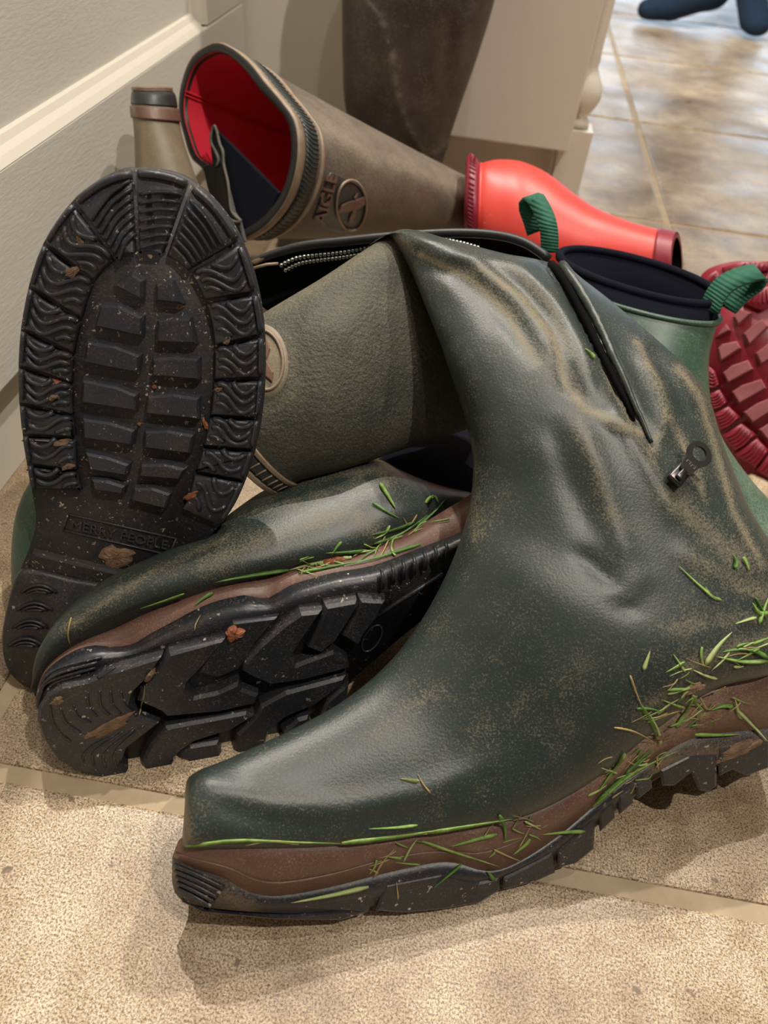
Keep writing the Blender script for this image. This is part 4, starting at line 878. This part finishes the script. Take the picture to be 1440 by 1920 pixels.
mk('pull_tab', *strap([(1330, 586), (1338, 562), (1356, 536), (1384, 520), (1424, 510), (1418, 528), (1390, 550), (1362, 578)], [.565, .562, .560, .560, .562, .572, .578, .580], wd, 0.0085), M['web'], bootD, smooth=True)

# ================================================================== BOOT F: small red boot lying on its side
bf = at(1080, 480, 0.86)
bootF = thing('childs_boot', 'small red rubber boot lying down, maroon sole edge and maroon top rim', 'boot', (bf[0], bf[1], 0), group='small red boots')
spF = [(898, 326, 893, 452, .835, .815, .035, .035, 2.4), (912, 318, 905, 478, .835, .815, .040, .040, 2.3), (940, 311, 935, 500, .835, .81, .043, .043), (978, 315, 975, 512, .83, .805, .044, .044), (1025, 338, 1010, 520, .83, .80, .043, .043), (1075, 378, 1060, 528, .825, .795, .040, .040), (1120, 408, 1110, 536, .82, .79, .038, .038), (1180, 432, 1170, 546, .81, .785, .038, .038, 2, -4, 0), (1240, 446, 1225, 556, .80, .78, .038, .038, 2, -9, 2), (1276, 453, 1262, 562, .795, .775, .038, .038, 2, -14, 3)]
rF = rings_of(spF, 80, 64)
mk('upper', *loft(rF, True, True, False), M['red'], bootF)
band(rF, 70, 79, 0.0020, 'top_rim', M['maroon'], bootF)
mk('lining', *loft([grow(rF[i], -0.0035) for i in range(79, 40, -3)], True, False, True), M['matte_black'], bootF, recalc=False)
mk('rim_edge', *loft([grow(rF[79], 0.0020), grow(rF[79], -0.0036)], True, False, False), M['maroon'], bootF)
axF = nrm(rF[0].mean(0) - rF[8].mean(0)); s0 = rF[0]
so = mk('outsole', *loft([grow(s0, 0.002) - axF * 0.002, grow(s0, 0.005) + axF * 0.004, grow(s0, 0.004) + axF * 0.013, grow(s0, -0.002) + axF * 0.017]), M['maroon'], bootF)
fr2 = MB()
for j in range(64): fr2.add(*tube([grow(s0, 0.0052)[j] + axF * d for d in (0.005, 0.012)], 0.0008, 5))
fr2.mk('sole_rib', M['maroon'], so, kind='stuff')
mk('heel_counter', *loft([grow(rF[1], 0.0015), grow(rF[4], 0.0018), grow(rF[5], 0.0)], True, False, False), M['red'], bootF)

# ================================================================== BOOT G: the other red boot, maroon sole to the viewer
zg = lambda x, y: (1280 + x / 4.3625, 480 + y / 4.3625)
PG = plane3(at(1390, 490, .735), at(1440, 910, .705), at(1500, 700, .725) ); PG = Plane(at(1400, 700, .72), nrm(0.75 * nrm(CAM - at(1420, 700, .72)) + np.array([-0.12, -0.25, 0.25]))); nG = PG.n
bg = at(1430, 900, .74)
bootG = thing('childs_boot', 'small red boot on edge with its maroon lugged sole facing out', 'boot', (bg[0], bg[1], 0), group='small red boots')
ogp = [(1318, 512), (1348, 496), (1392, 489), (1440, 496), (1490, 525), (1528, 590), (1545, 680), (1540, 770), (1510, 850), (1470, 905), (1436, 912), (1404, 895), (1368, 850), (1338, 775), (1322, 690), (1308, 600), (1304, 545)]
og_ = arc(ogp, 90, True); bgp = PG.poly(og_, -0.006)
outG = mk('outsole', *loft([offset_poly(bgp, nG, 0.003) - nG * 0.014, bgp - nG * 0.008, bgp]), M['maroon'], bootG)
gl_ = [[(420, 500), (465, 440), (560, 472), (455, 565)], [(275, 665), (352, 565), (385, 610), (300, 655)], [(500, 640), (590, 562), (650, 522), (698, 580), (545, 727)], [(292, 760), (322, 727), (440, 703), (473, 757), (312, 860)], [(332, 960), (400, 903), (530, 858), (572, 928), (372, 1037)],
 [(600, 800), (690, 730), (800, 690), (830, 770), (640, 887)], [(407, 1115), (480, 1063), (640, 1013), (678, 1083), (462, 1206)], [(502, 1280), (600, 1213), (760, 1150), (800, 1220), (572, 1362)], [(627, 1420), (720, 1362), (860, 1300), (900, 1380), (692, 1497)], [(720, 980), (820, 930), (960, 880), (990, 950), (780, 1060)], [(740, 530), (860, 480), (940, 560), (800, 640)], [(860, 1130), (960, 1080), (1040, 1150), (880, 1230)]]
for b in gl_: mk('tread_lug', *lug([zg(*p) for p in b], outG, None, PG, 0.006, 0.0009), M['maroon_lug'], outG, smooth=False)
gs_ = [[(130, 225), (275, 120), (318, 190), (235, 262)], [(330, 100), (500, 48), (700, 50), (700, 120), (345, 172)], [(500, 385), (560, 295), (700, 250), (740, 400), (640, 450)], [(205, 1130), (300, 1095), (365, 1195), (235, 1255)], [(245, 1290), (375, 1232), (468, 1318), (312, 1425)], [(322, 1468), (480, 1372), (598, 1458), (432, 1598)], [(425, 1622), (608, 1492), (700, 1588), (592, 1735)], [(600, 1750), (720, 1610), (880, 1700), (760, 1850)], [(720, 130), (900, 200), (880, 300), (740, 250)], [(205, 900), (260, 940), (300, 1050), (215, 1080)]]
for b in gs_:
    P = [np.array(zg(*p)) for p in b]; g = MB().add(*prism(PG.poly(P, -0.006), nG, 0.0042, 0.0008))
    for k in range(5):
        f = 0.12 + 0.19 * k
        L = [(P[0] * (1 - f) + P[3] * f) * (1 - s) + (P[1] * (1 - f) + P[2] * f) * s + np.array([0, 5.5 * math.sin(math.pi * s)]) for s in np.linspace(0.06, 0.94, 9)]
        g.add(*ridge([PG.p(*p, off=-0.0018) for p in L], nG, 0.0010, 0.0016))
    g.mk('tread_lug', M['maroon'], outG)
ug = [offset_poly(bgp, nG, d) - nG * h for d, h in ((0.001, 0.012), (0.0, 0.020), (0.002, 0.040), (0.010, 0.055), (0.018, 0.062))]
mk('upper', *loft(ug), M['red'], bootG)
# leg of the small boot going back to the floor
cg = PG.p(1445, 830, -0.05); dg = nrm(-nG * 0.9 + np.array([0.25, 0.2, -0.15])); ux = nrm(np.cross(dg, [0, 0, 1])); uy = np.cross(ux, dg)
mk('leg', *loft([np.array([cg + dg * f + ux * r * math.cos(q) + uy * r * math.sin(q) for q in np.linspace(0, 2 * math.pi, 32, endpoint=False)]) for f, r in ((0, .034), (.05, .036), (.10, .040), (.13, .042))]), M['red'], bootG)

# ================================================================== person in the background: blue socks
def person():
    p1 = fl(1205, 40); p2 = fl(1418, 72)
    base = (p1 + p2) / 2 + np.array([0.12, 0.25, 0])
    t = thing('person', 'person standing on the stone floor in teal blue socks and dark trousers', 'person', (base[0], base[1], 0))
    hip = base + np.array([0, 0.05, 0.92])
    def skin_obj(name, verts, edges, radii, m, sub=2):
        me = bpy.data.meshes.new(name); me.from_pydata([tuple(np.array(v) - ORI[t.name]) for v in verts], edges, []); o = bpy.data.objects.new(name, me); COL.objects.link(o); o.parent = t
        md = o.modifiers.new('skin', 'SKIN'); 
        for sv, r in zip(me.skin_vertices[0].data, radii): sv.radius = r if isinstance(r, tuple) else (r, r)
        me.skin_vertices[0].data[0].use_root = True
        md.use_smooth_shade = True; o.modifiers.new('sub', 'SUBSURF').levels = sub; o.modifiers['sub'].render_levels = sub
        me.materials.append(m); ORI[o.name] = ORI[t.name]; return o
    feet = [(fl(1188, 42), np.array([0.175, 0.045, 0]), -1), (fl(1416, 80), np.array([-0.01, 0.165, 0]), 1)]
    bv, be, br = [hip + [0, 0, 0.02], hip + [0, 0, 0.25], hip + [0, 0, 0.48], hip + [0, -0.01, 0.56], hip + [0, -0.02, 0.66], hip + [0, -0.02, 0.78]], [(0, 1), (1, 2), (2, 3), (3, 4), (4, 5)], [(.15, .11), (.13, .10), (.15, .10), (.055, .055), (.075, .09), (.065, .08)]
    for s in (-1, 1):
        k = len(bv); bv += [hip + [s * 0.19, 0, 0.44], hip + [s * 0.23, 0.02, 0.16], hip + [s * 0.22, -0.06, -0.08], hip + [s * 0.215, -0.08, -0.17]]; be += [(2, k), (k, k + 1), (k + 1, k + 2), (k + 2, k + 3)]; br += [.05, .042, .03, (.035, .02)]
    for toe, dv, s in feet:
        ank = toe + dv * 1.25 + [0, 0, 0.09]; knee = (ank + hip + [s * 0.09, 0, 0]) / 2 + [0, -0.03, 0]
        k = len(bv); bv += [hip + [s * 0.09, 0, -0.05], knee, ank]; be += [(0, k), (k, k + 1), (k + 1, k + 2)]; br += [.085, .055, .036]
    skin_obj('body', bv, be, br, M['skin'])
    for toe, dv, s in feet:
        d = nrm(dv); toe = toe + [0, 0, 0.030]; ball = toe + dv * 0.28 + [0, 0, 0.008]; mid = toe + dv * 0.75 + [0, 0, 0.024]; heel_ = toe + dv * 1.38 + [0, 0, 0.010]; ank = toe + dv * 1.22 + [0, 0, 0.075]; leg = toe + dv * 1.25 + [0, 0, 0.27]
        skin_obj('sock', [mid, ball, toe, ank, heel_, leg], [(0, 1), (1, 2), (0, 3), (3, 4), (3, 5)], [(.045, .045), (.046, .032), (.032, .024), .043, .034, .050], M['sock'])
        hipj = hip + [s * 0.09, 0, -0.05]; knee = (toe + dv * 1.25 + hipj) / 2 + [0, -0.03, 0.02]
        skin_obj('trouser_leg', [hipj, knee, toe + dv * 1.25 + [0, 0, 0.20]], [(0, 1), (1, 2)], [.105, .082, .078], M['trouser'])
    skin_obj('trouser_top', [hip + [0, 0, -0.04], hip + [0, 0, 0.10]], [(0, 1)], [(.18, .13), (.165, .12)], M['trouser'])
    jv, je, jr = [hip + [0, 0, 0.06], hip + [0, 0, 0.27], hip + [0, 0, 0.48]], [(0, 1), (1, 2)], [(.17, .125), (.15, .12), (.165, .115)]
    for s in (-1, 1):
        k = len(jv); jv += [hip + [s * 0.19, 0, 0.44], hip + [s * 0.23, 0.02, 0.16], hip + [s * 0.222, -0.05, -0.05]]; je += [(2, k), (k, k + 1), (k + 1, k + 2)]; jr += [.066, .056, .045]
    skin_obj('jumper', jv, je, jr, M['jumper'])
    hc = hip + [0, 0.0, 0.76]; rr = [np.array([hc + [0.088 * math.sin(a) * math.cos(q), 0.012 + 0.10 * math.sin(a) * math.sin(q), 0.105 * math.cos(a)] for q in np.linspace(0, 2 * math.pi, 20, endpoint=False)]) for a in np.linspace(0.05, 1.75, 10)]
    mk('hair', *loft(rr), M['hair'], t)
person()

# ================================================================== grass clippings, leaves and mud
TR = bvh_of(upA_o, midA, outA, upB, mids, outB, outC, *[o for o in bpy.data.objects if o.name.startswith('tread_lug') and o.parent in (outB, outC)])
def relabel(label, x, y, l, nm):
    kind = ('long' if l > 90 else 'short' if l > 38 else 'tiny') + (' green grass clipping' if nm == 'grass_clipping' else ' dry straw stalk')
    if 'lying' in label: where = 'on the green upper of the boot lying on its side' if y < 1000 and x < 780 else 'along the brown midsole of the boot lying on its side' if x > 400 else 'near the toe of the boot lying on its side'
    elif y > 1500 or (x < 1000 and y > 1500): where = 'on the brown midsole under the toe of the folded zip boot' if x < 900 else 'on the midsole at the arch of the folded zip boot'
    elif x > 1390 and y < 1200: where = 'behind the heel of the folded zip boot'
    elif y < 1200: where = 'on the green ankle of the folded zip boot' if y > 900 else 'on the green leg of the folded zip boot'
    elif x < 1000: where = 'on the green toe of the folded zip boot'
    elif x < 1250 and y > 1380: where = 'in the arch tuft of the folded zip boot'
    elif y > 1300: where = 'on the muddy heel midsole of the folded zip boot'
    else: where = 'on the green heel above the midsole of the folded zip boot'
    return kind + ' ' + where, kind + 's ' + where
def blade(line, w, m, nm, label, cat, grp, lift=0.0012, curl=0.0):
    pts = arc(line, 9); P = []; tw_ = random.uniform(-0.7, 0.7)
    if random.random() < 0.5: pts = pts[::-1]
    if m is M['grass']: m = random.choice([M['grass'], M['grass'], M['grass_dark'], M['grass_pale']])
    last = None
    for i, (x, y) in enumerate(pts):
        p, n_ = hit(TR, x, y)
        if p is None: continue
        P.append(p + n_ * (lift + curl * math.sin(math.pi * i / 8))); last = n_
    if len(P) < 4: return
    P = np.array(P)
    if np.max(np.linalg.norm(np.diff(P, axis=0), axis=1)) > 0.03: return
    P[1:-1] = 0.5 * P[1:-1] + 0.25 * (P[:-2] + P[2:]); T = np.gradient(P, axis=0); rr = []
    for i in range(len(P)):
        f = i / (len(P) - 1); k = w * max(0.06, (1 - f) ** 0.55 * min(1.0, 0.45 + 4 * f)); tn = nrm(T[i])
        nn = nrm(CAM - P[i]); s = nrm(np.cross(tn, nn)); b = nrm(np.cross(s, tn)); s = nrm(s + b * tw_); b = nrm(np.cross(s, tn))
        rr.append(np.array([P[i] - s * k + b * k * 0.30, P[i] + b * 0.00012, P[i] + s * k + b * k * 0.30, P[i] - b * 0.00018]))
    x, y = pts[4]
    if grp: label, grp = relabel(label, x, y, np.linalg.norm(pts[-1] - pts[0]), nm)
    return mk(nm, *loft(rr), m, None, label=label, cat=cat, group=grp)
GA = 'grass clippings on the folded zip boot'; GBg = 'grass clippings on the boot lying on its side'
LA = 'thin green grass clipping stuck to the folded zip boot'; LB = 'thin green grass clipping stuck along the boot lying on its side'
SA = 'dry straw-coloured stalk stuck to the folded zip boot'; SB = 'dry straw-coloured stalk stuck to the boot lying on its side'
manA = [[(350, 1584), (440, 1572), (530, 1576), (640, 1578)], [(640, 1577), (740, 1566), (830, 1552)], [(690, 1552), (740, 1550), (782, 1545)], [(800, 1558), (880, 1545), (960, 1532)], [(545, 1690), (620, 1676), (690, 1660)], [(790, 1575), (860, 1598), (935, 1622)], [(808, 1664), (838, 1640), (865, 1617)], [(845, 1584), (890, 1572), (930, 1562)], [(1015, 1562), (1055, 1558), (1095, 1556)], [(935, 1525), (945, 1550), (946, 1575)], [(960, 1600), (985, 1580), (992, 1570)], [(912, 1630), (930, 1655), (938, 1668)],
 [(1115, 1500), (1165, 1455), (1225, 1405)], [(1110, 1510), (1180, 1450), (1270, 1405)], [(1120, 1480), (1150, 1440), (1170, 1410)], [(1200, 1320), (1222, 1360), (1230, 1390)], [(1215, 1335), (1232, 1370), (1236, 1395)], [(1260, 1225), (1270, 1240), (1282, 1258)], [(1250, 1300), (1300, 1285), (1320, 1282)], [(1250, 1292), (1290, 1290), (1318, 1288)], [(1320, 1245), (1345, 1210), (1370, 1185)], [(1318, 1250), (1312, 1230), (1314, 1212)], [(1245, 1260), (1265, 1250), (1282, 1240)], [(1205, 1255), (1212, 1235), (1217, 1220)], [(1350, 1222), (1400, 1216), (1438, 1234)], [(1342, 1230), (1390, 1240), (1436, 1238)], [(1375, 1170), (1400, 1162), (1415, 1158)], [(1290, 1360), (1320, 1352), (1350, 1340)], [(1300, 1375), (1350, 1376), (1385, 1375)], [(1265, 1362), (1285, 1330), (1300, 1300)], [(1380, 1330), (1410, 1360), (1438, 1390)], [(1376, 1310), (1382, 1335), (1388, 1345)], [(1270, 1060), (1300, 1090), (1340, 1125)], [(1320, 1100), (1332, 1118), (1350, 1126)], [(1390, 1045), (1396, 1055), (1402, 1070)], [(1372, 1040), (1378, 1055), (1376, 1066)], [(1095, 656), (1104, 664), (1112, 674)], [(750, 1460), (768, 1463), (785, 1465)], [(1412, 1120), (1424, 1140), (1436, 1165)], [(1420, 1170), (1430, 1140), (1438, 1120)], [(1408, 1130), (1420, 1150), (1438, 1150)], [(1296, 1300), (1305, 1320), (1318, 1330)], [(1330, 1330), (1350, 1322), (1372, 1322)], [(1170, 1450), (1200, 1420), (1222, 1398)]]
for L in manA: blade(L, random.uniform(0.0009, 0.0017), M['grass'], 'grass_clipping', LA, 'grass', GA)
manAs = [[(700, 1642), (715, 1615), (738, 1590)], [(742, 1650), (746, 1685), (752, 1712)], [(782, 1450), (792, 1470), (806, 1486)], [(925, 1590), (950, 1602), (975, 1612)], [(460, 1582), (510, 1574), (560, 1580)], [(1180, 1265), (1192, 1300), (1205, 1330)], [(1150, 1362), (1190, 1370), (1225, 1390)], [(1240, 1440), (1228, 1410), (1236, 1460)], [(1310, 1305), (1325, 1330), (1340, 1318)]]
for L in manAs: blade(L, random.uniform(0.0005, 0.0008), M['straw'], 'grass_stalk', SA, 'straw', 'dry stalks on the folded zip boot')
for i in range(84):
    c = [(1190, 1430), (1250, 1330), (1330, 1330), (960, 1560), (1160, 1460), (1400, 1220), (740, 1600), (1290, 1270)][i % 8]
    x = c[0] + random.gauss(0, 32); y = c[1] + random.gauss(0, 16) - (x - c[0]) * 0.45; a = random.uniform(-1.1, 0.5); l = random.uniform(8, 26)
    x = min(x, 1425)
    L = [(x - l * math.cos(a), y - l * math.sin(a)), (x + random.uniform(-3, 3), y + random.uniform(-3, 3)), (x + l * math.cos(a), y + l * math.sin(a))]
    if i % 3: blade(L, random.uniform(0.0004, 0.0010), M['grass'], 'grass_clipping', LA, 'grass', GA)
    else: blade(L, random.uniform(0.0003, 0.0006), M['straw'], 'grass_stalk', SA, 'straw', 'dry stalks on the folded zip boot')
manB = [[(262, 1138), (300, 1126), (345, 1110)], [(366, 1138), (380, 1126), (400, 1114)], [(400, 1090), (460, 1078), (540, 1066)], [(540, 1066), (600, 1052), (660, 1048)], [(560, 1078), (640, 1062), (720, 1046)], [(640, 1064), (700, 1050), (790, 1022)], [(690, 1004), (740, 992), (775, 978)], [(700, 1018), (750, 1000), (800, 965)], [(712, 908), (726, 930), (742, 956)], [(698, 944), (724, 960), (748, 972)], [(780, 985), (812, 960), (835, 935)], [(740, 1010), (735, 1030), (742, 1044)], [(620, 1040), (632, 1024), (640, 1016)], [(610, 1036), (650, 1034), (690, 1030)], [(796, 944), (812, 930), (820, 944)], [(730, 985), (720, 1000), (700, 1010)], [(575, 1074), (584, 1060), (600, 1054)]]
for L in manB: blade(L, random.uniform(0.0010, 0.0018), M['grass'], 'grass_clipping', LB, 'grass', GBg)
for i in range(26):
    f = random.random(); x = 560 + 320 * f; y = 1066 - 40 * f - 90 * f * f + random.gauss(0, 9); a = random.uniform(-1.2, 0.5); l = random.uniform(8, 24)
    L = [(x - l * math.cos(a), y - l * math.sin(a)), (x + random.uniform(-3, 3), y), (x + l * math.cos(a), y + l * math.sin(a))]
    if i % 4: blade(L, random.uniform(0.0005, 0.0009), M['grass'], 'grass_clipping', LB, 'grass', GBg)
    else: blade(L, random.uniform(0.0004, 0.0006), M['straw'], 'grass_stalk', SB, 'straw', 'dry stalks on the boot lying on its side')
for L in ([(132, 1208), (128, 1190), (136, 1158)], [(365, 1180), (372, 1165), (378, 1155)], [(258, 1340), (268, 1310), (275, 1285)], [(755, 970), (765, 985), (780, 965)]): blade(L, 0.0006, M['straw'], 'grass_stalk', SB, 'straw', 'dry stalks on the boot lying on its side')
def clump(cx, cy, rx, ry, h, m, nm, label, cat, grp, seed=0, rot=0.0):
    r = random.Random(seed); c, n_ = hit(TR, cx, cy)
    if c is None: return
    a = nrm((R @ np.array([1.0, 0, 0])) - ((R @ np.array([1.0, 0, 0])) @ n_) * n_); b = np.cross(n_, a); t = np.linalg.norm(c - CAM) / F
    a, b = a * math.cos(rot) + b * math.sin(rot), b * math.cos(rot) - a * math.sin(rot)
    ph = [r.uniform(0, 6.3) for _ in range(4)]; rings = []
    for k, (s, z) in enumerate(((1.0, -0.15), (1.0, 0.35), (0.78, 0.8), (0.45, 1.0), (0.08, 0.95))):
        q = []
        for j in range(26):
            th = 2 * math.pi * j / 26; w = 1 + 0.13 * math.sin(3 * th + ph[0]) + 0.10 * math.sin(5 * th + ph[1]) + 0.07 * math.sin(9 * th + ph[2]) + r.uniform(-.05, .05)
            q.append(c + a * rx * t * s * w * math.cos(th) + b * ry * t * s * w * math.sin(th) + n_ * h * (z + r.uniform(-.14, .14) * (k > 0)))
        rings.append(np.array(q))
    return mk(nm, *loft(rings), m, None, smooth=False, label=label, cat=cat, group=grp)
MC = 'mud caked on the patterned sole'
clump(219, 1044, 29, 22, 0.0018, M['mud'], 'mud_clump', 'round crumbly brown mud patch under the lettering on the patterned sole', 'mud', MC, 1)
clump(97, 1071, 14, 9, 0.0022, M['straw'], 'mud_clump', 'tan mud flake on the upper heel edge of the patterned sole', 'mud', MC, 2, 0.5)
clump(135, 1099, 12, 10, 0.0024, M['straw'], 'mud_clump', 'tan hooked mud flake beside the heel groove of the patterned sole', 'mud', MC, 3)
for i, (x, y, rx, ry) in enumerate([(110, 716, 15, 7), (135, 510, 12, 8), (116, 830, 16, 6), (358, 930, 22, 6), (138, 590, 8, 5), (100, 745, 9, 4), (290, 725, 4, 4), (338, 574, 8, 5), (410, 730, 8, 4), (385, 795, 4, 12), (128, 875, 12, 5), (425, 640, 6, 4), (262, 795, 3, 3), (150, 450, 5, 10)]):
    clump(x, y, rx, ry, 0.0014, M['leaf'] if i % 3 == 0 else M['mud'], 'mud_crumb', 'small reddish-brown mud crumb wedged in the patterned sole', 'mud', 'mud crumbs in the patterned sole', 20 + i, 0.3)
clump(440, 1187, 17, 15, 0.003, M['leaf'], 'dead_leaf', 'curled brown leaf scrap caught in the lugged sole of the boot on its side', 'leaf', None, 50, 0.4)
clump(622, 1053, 22, 9, 0.003, M['leaf'], 'dead_leaf', 'reddish leaf scrap on the brown midsole of the boot on its side', 'leaf', None, 51, 0.1)
clump(206, 1362, 42, 12, 0.0012, M['mud'], 'mud_clump', 'brown fibrous mud streak on the toe of the lugged sole', 'mud', None, 52, 0.42)
clump(280, 1265, 14, 10, 0.002, M['mud'], 'mud_clump', 'small mud crumb in the groove behind the lugged toe', 'mud', None, 53, 0.2)
clump(108, 1314, 11, 8, 0.0012, M['mud'], 'mud_clump', 'tan mud smear near the tip of the lugged sole', 'mud', None, 54, 0.6)
for i, (x, y, rx, ry) in enumerate([(1330, 1345, 34, 16), (1300, 1290, 20, 9), (1250, 1375, 24, 10), (1385, 1405, 40, 14)]):
    clump(x, y, rx, ry, 0.0022, M['mud'], 'mud_clump', 'muddy grassy lump on the heel side of the folded zip boot', 'mud', 'mud on the heel of the folded zip boot', 60 + i, 0.25)
